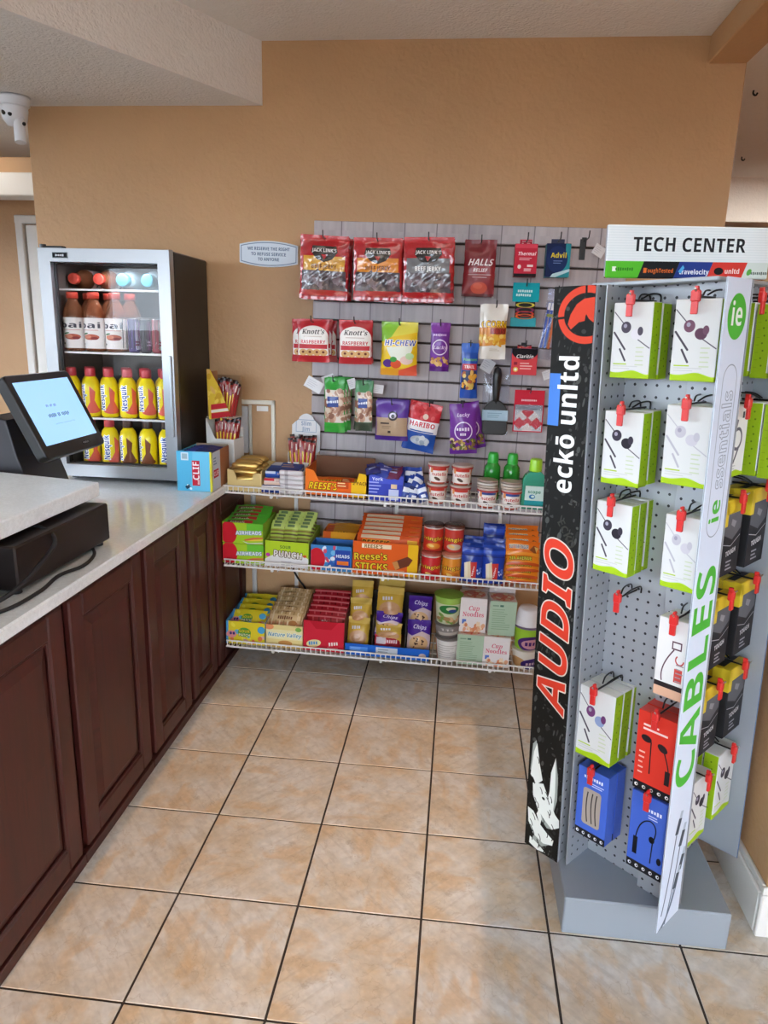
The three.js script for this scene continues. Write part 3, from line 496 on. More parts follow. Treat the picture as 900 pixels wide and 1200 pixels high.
// ---------------------------------------------------------------- wire shelves
const SX0 = -0.262, SX1 = 0.985, SZ = 0.345, TILT = -0.02;
const shelfY = { top: 0.769, mid: 0.468, low: 0.117 };
const deck = (k, x) => shelfY[k] + Math.tan(TILT) * (x - SX0);
for (const [k, label] of [['top', 'white wire shelf level with the countertop, topmost of three'], ['mid', 'white wire shelf between the top and lowest snack shelves'], ['low', 'white wire shelf just above the floor, lowest of three']]) {
  const t = thing('wire_shelf', label, 'shelf', [SX0, shelfY[k], 0], 'white wire snack shelves', [0, 0, TILT]);
  const L = SX1 - SX0, a = [], b = [];
  for (let x = 0.006; x < L; x += 0.0205) a.push(rod([x, -0.003, 0.03], [x, -0.003, SZ - 0.004], 0.0022, 5));
  mesh('deck_wires', join(a), M.wireWhite, t).userData.kind = 'stuff';
  for (const z of [0.032, 0.13, 0.235]) b.push(rod([0, -0.007, z], [L, -0.007, z], 0.003));
  mesh('cross_wire', join(b), M.wireWhite, t);
  const lip = mesh('front_lip', join([rod([0, 0.022, SZ], [L, 0.022, SZ], 0.0032, 8), rod([0, -0.004, SZ], [L, -0.004, SZ], 0.0042, 8)]), M.wireWhite, t);
  const pk = []; for (let x = 0.004; x < L; x += 0.0205) pk.push(rod([x, -0.004, SZ - 0.001], [x, 0.022, SZ - 0.001], 0.0021, 5));
  mesh('pickets', join(pk), M.wireWhite, lip).userData.kind = 'stuff';
  for (const x of [0.215, 0.66, 1.1]) {
    const s = new THREE.Shape([[0.02, -0.008], [0.33, -0.008], [0.33, -0.018], [0.03, -0.07], [0.02, -0.07]].map(([p, q]) => new THREE.Vector2(p, q)));
    mesh('bracket', new THREE.ExtrudeGeometry(s, { depth: 0.003, bevelEnabled: false }).rotateY(-Math.PI / 2).translate(x + 0.0015, -0.002, 0), M.wireWhite, t);
    mesh('clip', cb(0.012, 0.014, 0.012, 0.003), M.wireWhite, t, [x - 0.02, -0.012, SZ - 0.006]);
  }
}
for (const [x, l] of [[-0.045, 'white slotted shelf upright on bare wall left of the slat panel edge'.replace('left of', 'beside')], [0.398, 'white slotted shelf upright under the blue snack boxes'], [0.838, 'white slotted shelf upright behind the orange snack packs']])
  single('shelf_upright', l, 'upright', join([at(cb(0.016, 0.74, 0.008, 0.002), 0, 0.37, 0.004), ...Array.from({ length: 18 }, (_, i) => at(cb(0.004, 0.012, 0.0012, 0.0002), 0, 0.04 + i * 0.038, 0.0084))]), M.wireWhite, [x, 0.065, x > 0 ? 0.021 : 0.0015], null, 'shelf uprights');
single('wall_conduit', 'pale grey conduit pipe on the wall beside the corner cabinet', 'pipe', rod([0, 0.02, 0], [0, 0.76, 0], 0.011, 12), plain(0xc9c7c4, 0.5), [-0.235, 0, 0.0125]);
{ const t = thing('outlet_strip', 'white outlet box on the wall under the middle shelf', 'outlet', [-0.09, 0.405, 0.001]); mesh('box', cb(0.14, 0.045, 0.03, 0.004), M.white, t, [0, 0, 0.0155]); for (const x of [-0.04, 0.01]) mesh('socket', cb(0.026, 0.026, 0.004, 0.001), plain(0xcfcac2, 0.5), t, [x, 0, 0.0318]); }
single('outlet_cable', 'black cable running down the wall from the outlet box', 'cable', tube([[-0.075, 0.40, 0.035], [-0.06, 0.37, 0.04], [-0.03, 0.31, 0.03], [0.0, 0.26, 0.02], [0.02, 0.17, 0.014], [0.03, 0.02, 0.014]], 0.0045, 30, 8), M.blackMatte);
// ---------------------------------------------------------------- snacks hanging on the slat panel
const ORD = ['front one on its hook', 'second on its hook', 'third on its hook', 'fourth on its hook', 'fifth on its hook'];
function hook(x, y, z, label) { // y: height of the wire
  const t = thing('peg_hook', label, 'hook', [x, y, 0.02], 'black slat panel hooks');
  const L = z - 0.02;
  mesh('wire', join([rod([0, 0, 0.001], [0, 0, L], 0.0022), tube([[0, 0, L - 0.001], [0, 0.002, L + 0.012], [0, 0.012, L + 0.02], [0, 0.024, L + 0.023]], 0.0022, 8, 6)]), M.blackWire, t);
  mesh('back_plate', cb(0.018, 0.036, 0.003, 0.001), M.blackWire, t, [0, -0.004, 0.002]);
  return t;
}
function hang(name, desc, cat, cx, yTop, z, w, h, d, art, n = 1, o = {}) {
  const mat = o.mat || gloss(art), grp = o.group || desc;
  hook(cx + (o.hx || 0), yTop - 0.012, z + 0.012, 'black wire hook of the ' + (o.short || desc));
  for (let i = 0; i < n; i++) {
    const zz = z - d / 2 - i * (o.step || d * 0.95), k = i + 1;
    const g = bag(w, h, d, { s: (o.s || 1) + (i % 2) * 2.3, ...(o.bag || {}) });
    const m = single(name, n > 1 ? desc + ', ' + ORD[i] : desc, cat, g, mat, [cx + (i ? rr(-0.007, 0.003) * (o.jit ?? 1) : 0), yTop + (i ? rr(-0.003, 0.002) : 0), zz], [0.02, i ? rr(-0.05, 0.05) : (o.ry || 0), (o.rz || 0) + (i ? rr(-0.03, 0.03) : 0)], n > 1 ? grp : undefined);
  }
}
const jerky = (band, bandText, mid) => canvasTex(256, 320, (x, w, h) => {
  fill(x, '#b01420', 0, 0, w, h); fill(x, '#c01c26', 0, 0, w, 30);
  fill(x, band, 18, 104, w - 36, 74); fill(x, mid, 10, 176, w - 20, 96);
  blobs(x, ['#4a3d44', '#6d5a60', '#5c4c55', '#7d6b74', '#3c3038'], 22, 186, w - 44, 76, 46, 17);
  poly(x, '#1a1416', [[66, 54], [190, 54], [198, 84], [170, 118], [128, 134], [86, 118], [58, 84]]); txt(x, "JACK LINK'S", 128, 76, 24, '#f0eaea', { sx: 0.95 }); poly(x, '#b01420', [[112, 96], [144, 96], [128, 122]]);
  txt(x, bandText, 128, 156, 28, band === '#6d6d70' ? '#f2f2f2' : '#5a2a10', { sx: 0.9 });
  fill(x, '#b51822', 0, 274, w, 46); fill(x, '#8f0f18', 0, 300, w, 5);
});
const jA = jerky('#d9a02c', 'BEEF JERKY', '#55464c'), jB = jerky('#e08a1e', 'BEEF JERKY', '#55464c'), jC = jerky('#6d6d70', 'BEEF JERKY', '#55464c');
const jo = { step: 0.034, bag: { top: 0.1, bot: 0.09, pinch: 0.02, wr: 0.34, nx: 20, ny: 26 } };
const foil = (t) => phys({ map: t, roughness: 0.22, clearcoat: 1, clearcoatRoughness: 0.06 });
hang('jerky_bag', 'large red jerky bag with yellow band', 'snack bag', 0.108, 1.732, 0.19, 0.182, 0.231, 0.03, jA, 4, { ...jo, mat: foil(jA), s: 1, short: 'yellow banded jerky bags', ry: 0.1, rz: -0.03 });
hang('jerky_bag', 'large red jerky bag with orange band', 'snack bag', 0.308, 1.727, 0.18, 0.184, 0.224, 0.03, jB, 4, { ...jo, mat: foil(jB), s: 4, short: 'orange banded jerky bags', ry: 0.05 });
hang('jerky_bag', 'large red jerky bag with grey band', 'snack bag', 0.498, 1.732, 0.18, 0.19, 0.231, 0.03, jC, 4, { ...jo, mat: foil(jC), s: 6.3, short: 'grey banded jerky bags', ry: -0.08, jit: -1 });
hang('cough_drop_bag', 'maroon cough drop bag with white lettering', 'sweet bag', 0.692, 1.734, 0.11, 0.118, 0.205, 0.026, canvasTex(192, 320, (x, w, h) => { fill(x, '#7d1f28', 0, 0, w, h); fill(x, '#8f2a30', 0, 150, w, 170); txt(x, 'HALLS', 96, 128, 52, '#f4ecec', { italic: 1, skew: -0.1 }); txt(x, 'RELIEF', 96, 172, 28, '#f4ecec', { italic: 1 }); fill(x, '#e8cfcf', 24, 196, 144, 3); fill(x, '#d9b3b3', 50, 210, 92, 4); oval(x, '#c9503c', 96, 272, 52, 34); oval(x, '#d8644c', 88, 262, 30, 16); fill(x, '#5f141c', 0, 306, w, 14); }), 2, { s: 2, bag: { top: 0.14, wr: 0.15 } });
hang('nut_bag', 'slim purple peanut bag beside the fruit chews', 'snack bag', 0.554, 1.427, 0.13, 0.076, 0.186, 0.028, canvasTex(128, 320, (x, w, h) => { fill(x, '#6f2b93', 0, 0, w, h); fill(x, '#83379f', 0, 0, w, 60); txt(x, 7, 64, 80, 26, '#e6cff0', { italic: 1 }); x.strokeStyle = '#f0e2f4'; x.lineWidth = 7; x.beginPath(); x.arc(64, 160, 48, 0, 7); x.stroke(); txt(x, 'Lucky', 64, 160, 30, '#f0e2f4', { italic: 1, font: 'serif' }); blobs(x, ['#d9a85c', '#c48d45', '#e3bd7d'], 14, 228, 100, 50, 22, 12); fill(x, '#5c1d7e', 0, 286, w, 34); }), 1, { s: 3.1, bag: { pinch: 0.1, bot: 0.1 } });
hang('fruit_chew_bag', 'yellow and green fruit chew bag with blue lettering', 'sweet bag', 0.396, 1.426, 0.13, 0.142, 0.206, 0.034, canvasTex(224, 320, (x, w, h) => { fill(x, '#e9c21c', 0, 0, w, h); poly(x, '#8cc63a', [[0, 0], [120, 0], [60, 90], [0, 120]]); poly(x, '#e6d94f', [[60, 90], [120, 0], [224, 0], [224, 60]]); x.fillStyle = '#e9ecdc'; x.beginPath(); x.moveTo(30, 150); x.quadraticCurveTo(60, 240, 120, 230); x.quadraticCurveTo(190, 210, 196, 140); x.fill(); txt(x, 'HI-CHEW', 116, 124, 46, '#2b3f9c', { stroke: '#fff', lw: 6, skew: -0.15 }); oval(x, '#5b2f86', 42, 246, 32, 24); oval(x, '#e0532c', 92, 250, 34, 26); oval(x, '#3f9a3a', 76, 222, 22, 16); oval(x, '#e7c5b8', 158, 226, 40, 26); oval(x, '#b9d7a0', 178, 202, 26, 20); fill(x, '#e6a12b', 0, 276, w, 44); poly(x, '#e2583c', [[110, 288], [224, 250], [224, 320], [110, 320]]); }), 2, { s: 2.6, bag: { wr: 0.1 } });
const cookie = canvasTex(192, 256, (x, w, h) => { fill(x, '#b6202a', 0, 0, w, h); oval(x, '#ece6e0', 96, 104, 92, 66); fill(x, '#ece6e0', 4, 104, 184, 110); txt(x, "Knott's", 96, 74, 38, '#2a2224', { font: 'serif', italic: 1 }); fill(x, '#c9b8b0', 40, 100, 110, 5); txt(x, 'RASPBERRY', 96, 134, 28, '#c22a34', { stroke: '#ece6e0', lw: 3 }); fill(x, '#c22a34', 10, 148, 172, 26); for (const a of [36, 78, 120, 158]) { oval(x, '#d9ab70', a, 196, 24, 20); oval(x, '#6d2a1c', a, 194, 8, 7); } fill(x, '#b6202a', 0, 222, w, 34); });
hang('cookie_bag', 'red and white cookie bag overhanging the panel edge', 'snack bag', 0.062, 1.427, 0.18, 0.128, 0.163, 0.03, cookie, 5, { s: 5, jit: 4, bag: { top: 0.09, wr: 0.1 } });
hang('cookie_bag', 'red and white cookie bag beside the yellow fruit chew bag', 'snack bag', 0.225, 1.428, 0.16, 0.131, 0.168, 0.03, cookie, 3, { s: 7.4, bag: { top: 0.09, wr: 0.12 } });
hang('nut_bag', 'slim blue peanut bag hanging above the purple trail mix', 'snack bag', 0.673, 1.353, 0.12, 0.066, 0.213, 0.024, canvasTex(112, 352, (x, w, h) => { fill(x, '#1d4fae', 0, 0, w, h); fill(x, '#2c62c4', 0, 0, w, 60); txt(x, 'Planters', 56, 104, 24, '#7ad04a', { italic: 1 }); fill(x, '#c62f38', 6, 130, 100, 40); txt(x, 'TRAIL', 56, 150, 26, '#f3e3e3'); fill(x, '#1a2a55', 8, 174, 96, 120); blobs(x, ['#e0a43c', '#d9b55a', '#b0582c', '#e7c470'], 16, 184, 80, 100, 26, 15); fill(x, '#1d4fae', 0, 296, w, 56); }), 2, { s: 3.3, bag: { pinch: 0.1, bot: 0.09 } });
hang('corn_snack_bag', 'white toasted corn bag with yellow lettering', 'snack bag', 0.762, 1.501, 0.14, 0.092, 0.206, 0.03, canvasTex(160, 352, (x, w, h) => { fill(x, '#e6e1d8', 0, 0, w, h); poly(x, '#d98a2c', [[0, 150], [160, 130], [160, 250], [0, 270]]); blobs(x, ['#e8b53c', '#d9952a', '#f0cf74'], 6, 200, 148, 60, 30, 16); txt(x, 'CORN', 88, 128, 54, '#e8c21c', { stroke: '#7c2a1c', lw: 6 }); fill(x, '#8f2a20', 48, 152, 108, 38); txt(x, 'NUTS', 100, 172, 36, '#c9382a', { stroke: '#4a1410', lw: 4 }); bars(x, '#b7a88e', 50, 284, 80, 2, 10); }), 3, { s: 4.4, jit: 2, bag: { top: 0.16, bot: 0.12, pinch: 0.08 } });
const pist = (a, b) => canvasTex(128, 320, (x, w, h) => { fill(x, a, 0, 0, w, h); fill(x, '#d9cfc6', 6, 70, 116, 190); blobs(x, ['#c9a58c', '#a97f68', '#e0cdb9', '#b98d78', '#8c5f4e'], 8, 76, 112, 180, 60, 15); fill(x, '#24408c', 20, 108, 70, 60); txt(x, 6, 54, 138, 26, '#e9edf6', { rot: -0.1 }); fill(x, b, 0, 262, w, 58); });
hang('nut_bag', 'slim bright green topped nut bag hanging by white tags', 'snack bag', 0.147, 1.205, 0.17, 0.084, 0.216, 0.028, pist('#2f9a34', '#3aa33c'), 4, { s: 2.2, jit: -3 });
hang('nut_bag', 'slim dull green topped nut bag beside the tan one', 'snack bag', 0.266, 1.195, 0.17, 0.068, 0.196, 0.028, pist('#4d8a5c', '#3e4a3c'), 3, { s: 5.2 });
hang('nut_bag', 'purple topped tan bag with round black and white crest', 'snack bag', 0.378, 1.122, 0.16, 0.13, 0.158, 0.03, canvasTex(224, 272, (x, w, h) => { fill(x, '#5f3a9a', 0, 0, w, h); fill(x, '#b79a7c', 4, 112, 216, 126); oval(x, '#2a262c', 118, 100, 34, 32); oval(x, '#cfc6d8', 118, 98, 24, 20); oval(x, '#2a262c', 118, 102, 12, 14); bars(x, '#3a2e2a', 30, 146, 100, 1, 10, 10); bars(x, '#7a6450', 40, 170, 70, 2, 12, 4); fill(x, '#3c3030', 84, 202, 20, 16); fill(x, '#4d2a86', 0, 238, w, 34); }), 4, { s: 6.1 });
hang('sweet_bag', 'tilted red white and blue sweet bag', 'sweet bag', 0.516, 1.118, 0.15, 0.126, 0.196, 0.034, canvasTex(208, 320, (x, w, h) => { fill(x, '#2450a4', 0, 0, w, h); fill(x, '#c9303a', 0, 0, w, 122); blobs(x, ['#dc5a5e', '#b52029'], 10, 10, 190, 90, 18, 14); oval(x, '#e6c8b8', 112, 88, 18, 18); fill(x, '#ece7e8', 0, 116, w, 78); txt(x, 'HARIBO', 100, 142, 44, '#c92a3a', { sx: 1.05 }); fill(x, '#30579f', 24, 182, 160, 8); fill(x, '#2450a4', 0, 196, w, 124); oval(x, '#b9c2cc', 104, 246, 66, 30); blobs(x, ['#cdd3d8', '#9aa8b8'], 56, 226, 96, 40, 14, 14); }), 2, { s: 1.4, rz: -0.17, hx: 0.01, bag: { wr: 0.25 } });
const trail = canvasTex(176, 320, (x, w, h) => { fill(x, '#6f2b93', 0, 0, w, h); txt(x, 'Lucky', 88, 70, 30, '#e6cff0', { italic: 1 }); x.strokeStyle = '#efe2f4'; x.lineWidth = 7; x.beginPath(); x.arc(90, 172, 56, 0, 7); x.stroke(); txt(x, 5, 90, 160, 36, '#efe2f4', { italic: 1, font: 'serif' }); txt(x, 3, 90, 192, 28, '#efe2f4', { italic: 1, font: 'serif' }); blobs(x, ['#8a6a3c', '#c9a24e', '#4a3526', '#e0cb96', '#6b7a34'], 8, 226, 160, 66, 50, 12); fill(x, '#63248a', 0, 294, w, 26); });
hang('trail_mix_bag', 'purple trail mix bag with round white script', 'snack bag', 0.655, 1.121, 0.15, 0.108, 0.2, 0.032, trail, 1, { s: 3.7, rz: 0.06, bag: { pinch: 0.06, bot: 0.08 } });
single('trail_mix_bag', 'purple trail mix bag swung out behind the other one', 'snack bag', bag(0.1, 0.19, 0.03, { s: 8, bot: 0.08 }), gloss(trail), [0.668, 1.12, 0.095], [0.02, 0.1, 0.22]);

// carded remedies
function packet(name, label, cx, yb, z, w, h, d, front, side, n = 1, tabH = 0.02, tabMat = null) {
  hook(cx, yb + h + tabH * 0.55, z + 0.016, 'black wire hook of the ' + label.split(' ').slice(0, 5).join(' '));
  const t = thing(name, label, 'packet', [cx, yb, z]);
  const fm = paper(front), sm = plain(side, 0.45);
  mesh('carton', cb(w, h, d * n, 0.0012), [sm, sm, sm, sm, fm, sm], t, [0, h / 2, -d * n / 2]);
  mesh('hang_tab', cb(w * 0.55, tabH, 0.0012, 0.0003), tabMat || fm, t, [0, h + tabH / 2, -d * n + 0.004]);
}
packet('pain_relief_packet', 'red boxed pain remedy with white lettering', 0.858, 1.60, 0.155, 0.082, 0.115, 0.05, canvasTex(192, 272, (x, w, h) => { fill(x, '#c4283f', 0, 0, w, h); fill(x, '#d8465a', 0, 0, w, 36); txt(x, 'Thermal', 100, 82, 40, '#f6e4e6', { italic: 1, sx: 0.95 }); bars(x, '#eec3c9', 40, 116, 110, 2, 14, 5); oval(x, '#f0dada', 44, 190, 15, 18); fill(x, '#f0dada', 110, 172, 50, 18); bars(x, '#f0c8cc', 84, 204, 70, 2, 14, 8); fill(x, '#1d1216', 0, 246, w, 26); }), 0x8f1c2c, 1, 0.02);
packet('pain_relief_packet', 'navy and teal boxed pain remedy with yellow lettering', 0.975, 1.60, 0.155, 0.088, 0.118, 0.05, canvasTex(192, 256, (x, w, h) => { fill(x, '#16224a', 0, 0, w, h); poly(x, '#2b8a94', [[150, 0], [192, 0], [192, 256], [40, 256], [150, 170]]); oval(x, '#1b2c5c', 90, 120, 80, 100); txt(x, 'Advil', 100, 90, 52, '#e8cf2c', { sx: 1 }); bars(x, '#6f86b8', 60, 130, 90, 2, 16, 5); poly(x, '#b9d7dc', [[60, 230], [192, 190], [192, 210], [80, 256], [40, 256]]); }), 0x1f6f7c, 1, 0.02, plain(0x16224a, 0.5));
packet('allergy_packet', 'coral and black boxed allergy remedy above the red bandage card', 0.883, 1.238, 0.115, 0.098, 0.1, 0.045, canvasTex(224, 240, (x, w, h) => { fill(x, '#d4454c', 0, 0, w, h); x.fillStyle = '#18141a'; x.beginPath(); x.ellipse(112, 26, 112, 74, 0, 0, 7); x.fill(); fill(x, '#18141a', 0, 0, w, 40); txt(x, 'Claritin', 112, 70, 44, '#e9e4e4', { italic: 1, sx: 0.95 }); bars(x, '#f0b9b4', 76, 128, 120, 3, 24, 10); oval(x, '#e8c95a', 40, 190, 22, 22); oval(x, '#f4efe4', 40, 190, 12, 12); fill(x, '#8a2236', 22, 122, 30, 26); }), 0x5c6fc0, 1, 0.014);
{ // flat cards on hooks
  hook(0.872, 1.57, 0.11, 'black wire hook of the teal hair tie card');
  const t = thing('hair_tie_card', 'teal hair tie card with yellow and red bands', 'card', [0.872, 1.582, 0.1]);
  const teal = paper(canvasTex(160, 128, (x, w, h) => { fill(x, '#12a3ae', 0, 0, w, h); for (const [y, a] of [[46, 30], [72, 22]]) for (let i = 0; i < 110 - a; i += 13) fill(x, '#d6f0f0', a + i, y + hash(i, y, 2) * 4, 9, 16); }));
  mesh('card', cb(0.1, 0.07, 0.002, 0.0006), teal, t, [0, -0.035, 0]);
  mesh('card_back', cb(0.075, 0.1, 0.0014, 0.0004), plain(0x151515, 0.6), t, [0, -0.1, -0.001]);
  mesh('card_foot', cb(0.097, 0.033, 0.004, 0.001), plain(0x149aa5, 0.5), t, [-0.004, -0.145, 0.004]);
  for (const [y, c] of [[-0.082, 0xd8c94a], [-0.1, 0x8a2a60], [-0.114, 0xd8452f], [-0.124, 0xe0702c]]) mesh('hair_tie', new THREE.TorusGeometry(0.031, 0.0052, 8, 20).scale(1, 0.28, 1), plain(c, 0.7), t, [0, y, 0.0075]);
}
{
  hook(0.917, 1.168, 0.095, 'black wire hook of the red bandage card');
  const t = thing('bandage_card', 'red and white diamond patterned bandage card', 'card', [0.917, 1.178, 0.08]);
  mesh('card', cb(0.117, 0.166, 0.002, 0.0006), paper(canvasTex(192, 272, (x, w, h) => { fill(x, '#c9283c', 0, 0, w, h); txt(x, 10, 96, 66, 20, '#f2d8da'); fill(x, '#b9bfc9', 8, 96, 176, 168); for (const [a, b, c] of [[52, 170, '#ded8da'], [130, 170, '#ded8da'], [92, 214, '#c9283c'], [40, 214, '#c9283c'], [150, 214, '#c9283c'], [92, 250, '#ded8da'], [92, 140, '#c9283c']]) poly(x, c, [[a, b - 40], [a + 40, b], [a, b + 40], [a - 40, b]]); fill(x, '#8e97a6', 8, 96, 176, 34); bars(x, '#4a4f5c', 30, 108, 120, 2, 10, 4); fill(x, '#c9283c', 0, 264, w, 8); })), t, [0, -0.083, 0]);
  mesh('blister', cb(0.1, 0.1, 0.016, 0.005), phys({ color: 0xffffff, transmission: 0.95, thickness: 0, roughness: 0.08 }), t, [0, -0.105, 0.009]);
}
{ // toothbrush pack
  hook(0.99, 1.548, 0.11, 'black wire hook of the toothbrush pack');
  const t = thing('toothbrush_pack', 'clear pack of blue and orange toothbrushes', 'packet', [0.985, 1.56, 0.1], null, [0, 0, -0.12]);
  mesh('header_card', cb(0.05, 0.04, 0.0015, 0.0004), plain(0xd0cdd8, 0.5), t, [0, -0.02, 0]);
  [[0x1c4fb4, -0.016], [0x2a62c8, -0.003], [0xe0702c, 0.011]].forEach(([c, x], i) => { const b = mesh('toothbrush', join([at(cb(0.009, 0.17, 0.007, 0.003), x, -0.135, 0.006), at(cb(0.011, 0.03, 0.012, 0.002), x, -0.065, 0.009)]), plain(c, 0.35), t); mesh('bristles', cb(0.01, 0.026, 0.006, 0.001), plain(0xe6e6ea, 0.8), b, [x, -0.065, 0.017]); });
  mesh('band', cb(0.044, 0.012, 0.016, 0.002), plain(0x9aa33a, 0.5), t, [0.003, -0.098, 0.007]);
  mesh('wrapper', bag(0.058, 0.262, 0.03, { s: 3, wr: 0.2, top: 0.1 }), phys({ color: 0xf2f4fa, transmission: 0.96, thickness: 0, roughness: 0.1 }), t, [0, 0, 0.006]);
}
{ // hairbrush
  hook(0.785, 1.20, 0.08, 'black wire hook of the hairbrush');
  const t = thing('hairbrush', 'black paddle hairbrush with pale blue band hanging handle up', 'hairbrush', [0.785, 1.0, 0.085]);
  mesh('handle', lathe([[0, 0.12], [0.011, 0.12], [0.0135, 0.15], [0.0165, 0.2], [0.017, 0.235], [0.013, 0.258], [0, 0.266]], 20), M.blackPlastic, t);
  const s = new THREE.Shape(); s.moveTo(-0.034, 0); s.lineTo(0.034, 0); s.quadraticCurveTo(0.046, 0, 0.047, 0.015); s.lineTo(0.047, 0.09); s.quadraticCurveTo(0.04, 0.115, 0.014, 0.13); s.lineTo(-0.014, 0.13); s.quadraticCurveTo(-0.04, 0.115, -0.047, 0.09); s.lineTo(-0.047, 0.015); s.quadraticCurveTo(-0.046, 0, -0.034, 0);
  mesh('paddle', new THREE.ExtrudeGeometry(s, { depth: 0.012, bevelThickness: 0.005, bevelSize: 0.003, bevelSegments: 3 }), M.blackPlastic, t, [0, 0, -0.006]);
  mesh('label_band', cb(0.103, 0.044, 0.026, 0.003), paper(canvasTex(192, 80, (x, w, h) => { fill(x, '#a9c3d3', 0, 0, w, h); bars(x, '#7f9cb0', 40, 22, 110, 3, 14, 5); })), t, [0, 0.075, 0.0]);
  mesh('bristles', cb(0.07, 0.09, 0.012, 0.003), plain(0x0c0c0e, 0.9), t, [0, 0.06, -0.02]);
  mesh('pouch', bag(0.11, 0.24, 0.02, { s: 5, top: 0.05 }), phys({ color: 0xf4f6fa, transmission: 0.97, thickness: 0, roughness: 0.12 }), t, [0, 0.235, -0.03]);
}
{ // spare hook and price tags
  const t = hook(1.083, 1.742, 0.115, 'empty black wire hook near the header board');
  mesh('tag_holder', cb(0.022, 0.075, 0.003, 0.001), M.blackWire, t, [-0.004, -0.03, 0.0045]);
  const tagM = paper(canvasTex(128, 96, (x, w, h) => { fill(x, '#e3e4e8', 0, 0, w, h); bars(x, '#c2c4cc', 16, 22, 80, 4, 16, 4); }));
  [[0.065, 1.176, 0.165, 0.07, 0.045, -0.5, 'white paper price tag sticking out past the panel edge'], [0.112, 1.192, 0.10, 0.05, 0.04, 0.35, 'white paper price tag behind the bright green nut bag'], [0.212, 1.183, 0.13, 0.032, 0.04, 0.3, 'white paper price tag between the two green nut bags'], [0.318, 1.165, 0.13, 0.04, 0.035, -0.1, 'white paper price tag beside the dull green nut bag'], [0.745, 1.268, 0.06, 0.05, 0.05, -0.5, 'white paper price tag behind the hairbrush handle'], [0.985, 1.242, 0.07, 0.05, 0.035, 0.35, 'white paper price tag beside the coral allergy remedy'], [1.135, 1.705, 0.06, 0.045, 0.04, -0.5, 'white paper price tag under the empty hook']]
    .forEach(([x, y, z, w, h, r, l]) => single('price_tag', l, 'price tag', cb(w, h, 0.0008, 0.0002), tagM, [x, y, z], [0, 0.2, r], 'white price tags'));
}
// ---------------------------------------------------------------- goods on the shelves
const RZ = [0, 0, TILT];
// open display tray: x = centre, z = front face
function tray(name, label, k, x, zf, w, d, hf, hs, hb, front, side, o = {}) {
  const y = o.y ?? deck(k, x), t = thing(name, label, o.cat || 'box', [x, y + 0.001, zf], o.group, o.rot || RZ), sm = o.sideMat || plain(side, 0.6), fm = paper(front), tk = 0.0025;
  mesh('front_panel', cb(w, hf, tk, 0.0006), [fm, fm, sm, sm, fm, sm], t, [0, hf / 2, -tk / 2]);
  const sp = new THREE.Shape([[0, 0], [d, 0], [d, hb], [d * 0.7, hs], [0, hf]].map(([a, b]) => new THREE.Vector2(a, b)));
  const sg = new THREE.ExtrudeGeometry(sp, { depth: tk, bevelEnabled: false }).rotateY(Math.PI / 2);
  mesh('side_panel', sg, sm, t, [-w / 2, 0, 0]); mesh('side_panel', sg, sm, t, [w / 2 - tk, 0, 0]);
  mesh('back_panel', cb(w, hb, tk, 0.0006), o.backMat || sm, t, [0, hb / 2, -d + tk / 2]);
  mesh('bottom_panel', cb(w - 0.006, tk, d - 0.006, 0.0006), M.card, t, [0, tk / 2, -d / 2]);
  return t;
}
// wrapped bars packed in a tray: leaning rows
function bars3(name, desc, cat, x, y, z, w, h, d, art, n, step, rise, lean, group, o = {}) {
  const mat = o.mat || gloss(art), g = bag(w, h, d, { top: 0.06, bot: 0.06, pinch: 0.02, wr: 0.2, s: 3, nx: 8, ny: 8 });
  const nth = ['first', 'second', 'third', 'fourth', 'fifth', 'sixth', 'seventh'];
  for (let i = 0; i < n; i++) single(name, desc + (o.where || '') + ', ' + nth[i] + ' from the front', cat, g, mat, [x + rr(-0.003, 0.003), y + h * Math.cos(lean) + i * rise, z + h * Math.sin(lean) - i * step], [lean + rr(-0.03, 0.03), rr(-0.04, 0.04), TILT + rr(-0.03, 0.03)], group);
}
// ---- top shelf
{
  const y = deck('top', -0.17), gold = phys({ color: 0xd2b067, metalness: 0.8, roughness: 0.3 });
  const t = thing('gold_bar_box', 'pale gold open box with notched front at the shelf end', 'box', [-0.178, y, 0.325], null, RZ), gm = plain(0xd8bf80, 0.55);
  const s = new THREE.Shape([[-0.068, 0], [0.068, 0], [0.068, 0.075], [0.035, 0.07], [0.03, 0.045], [-0.03, 0.045], [-0.042, 0.08], [-0.068, 0.085]].map((a) => new THREE.Vector2(...a)));
  mesh('front_panel', new THREE.ExtrudeGeometry(s, { depth: 0.003, bevelEnabled: false }), gm, t, [0, 0, -0.003]);
  mesh('side_panel', cb(0.003, 0.085, 0.22, 0.001), gm, t, [-0.0665, 0.0425, -0.113]); mesh('side_panel', cb(0.003, 0.085, 0.22, 0.001), gm, t, [0.0665, 0.0425, -0.113]);
  mesh('back_panel', cb(0.13, 0.085, 0.003, 0.001), gm, t, [0, 0.0425, -0.222]); mesh('bottom_panel', cb(0.13, 0.003, 0.215, 0.001), gm, t, [0, 0.0016, -0.113]);
  const g = lathe([[0, -0.055], [0.008, -0.05], [0.0135, -0.038], [0.0145, 0], [0.0135, 0.038], [0.008, 0.05], [0, 0.055]], 12).rotateZ(Math.PI / 2);
  for (let r = 0; r < 4; r++) for (let i = 0; i < 5; i++) single('wrapped_wafer', 'gold foil wrapped wafer roll in the pale gold box', 'wafer', g, gold, [-0.178 + rr(-0.006, 0.006), y + 0.018 + r * 0.027 + (i % 2) * 0.004, 0.295 - i * 0.04 + (r % 2) * 0.012], [rr(0, 2), rr(-0.1, 0.1), rr(-0.06, 0.06)], 'gold foil wafer rolls');
}
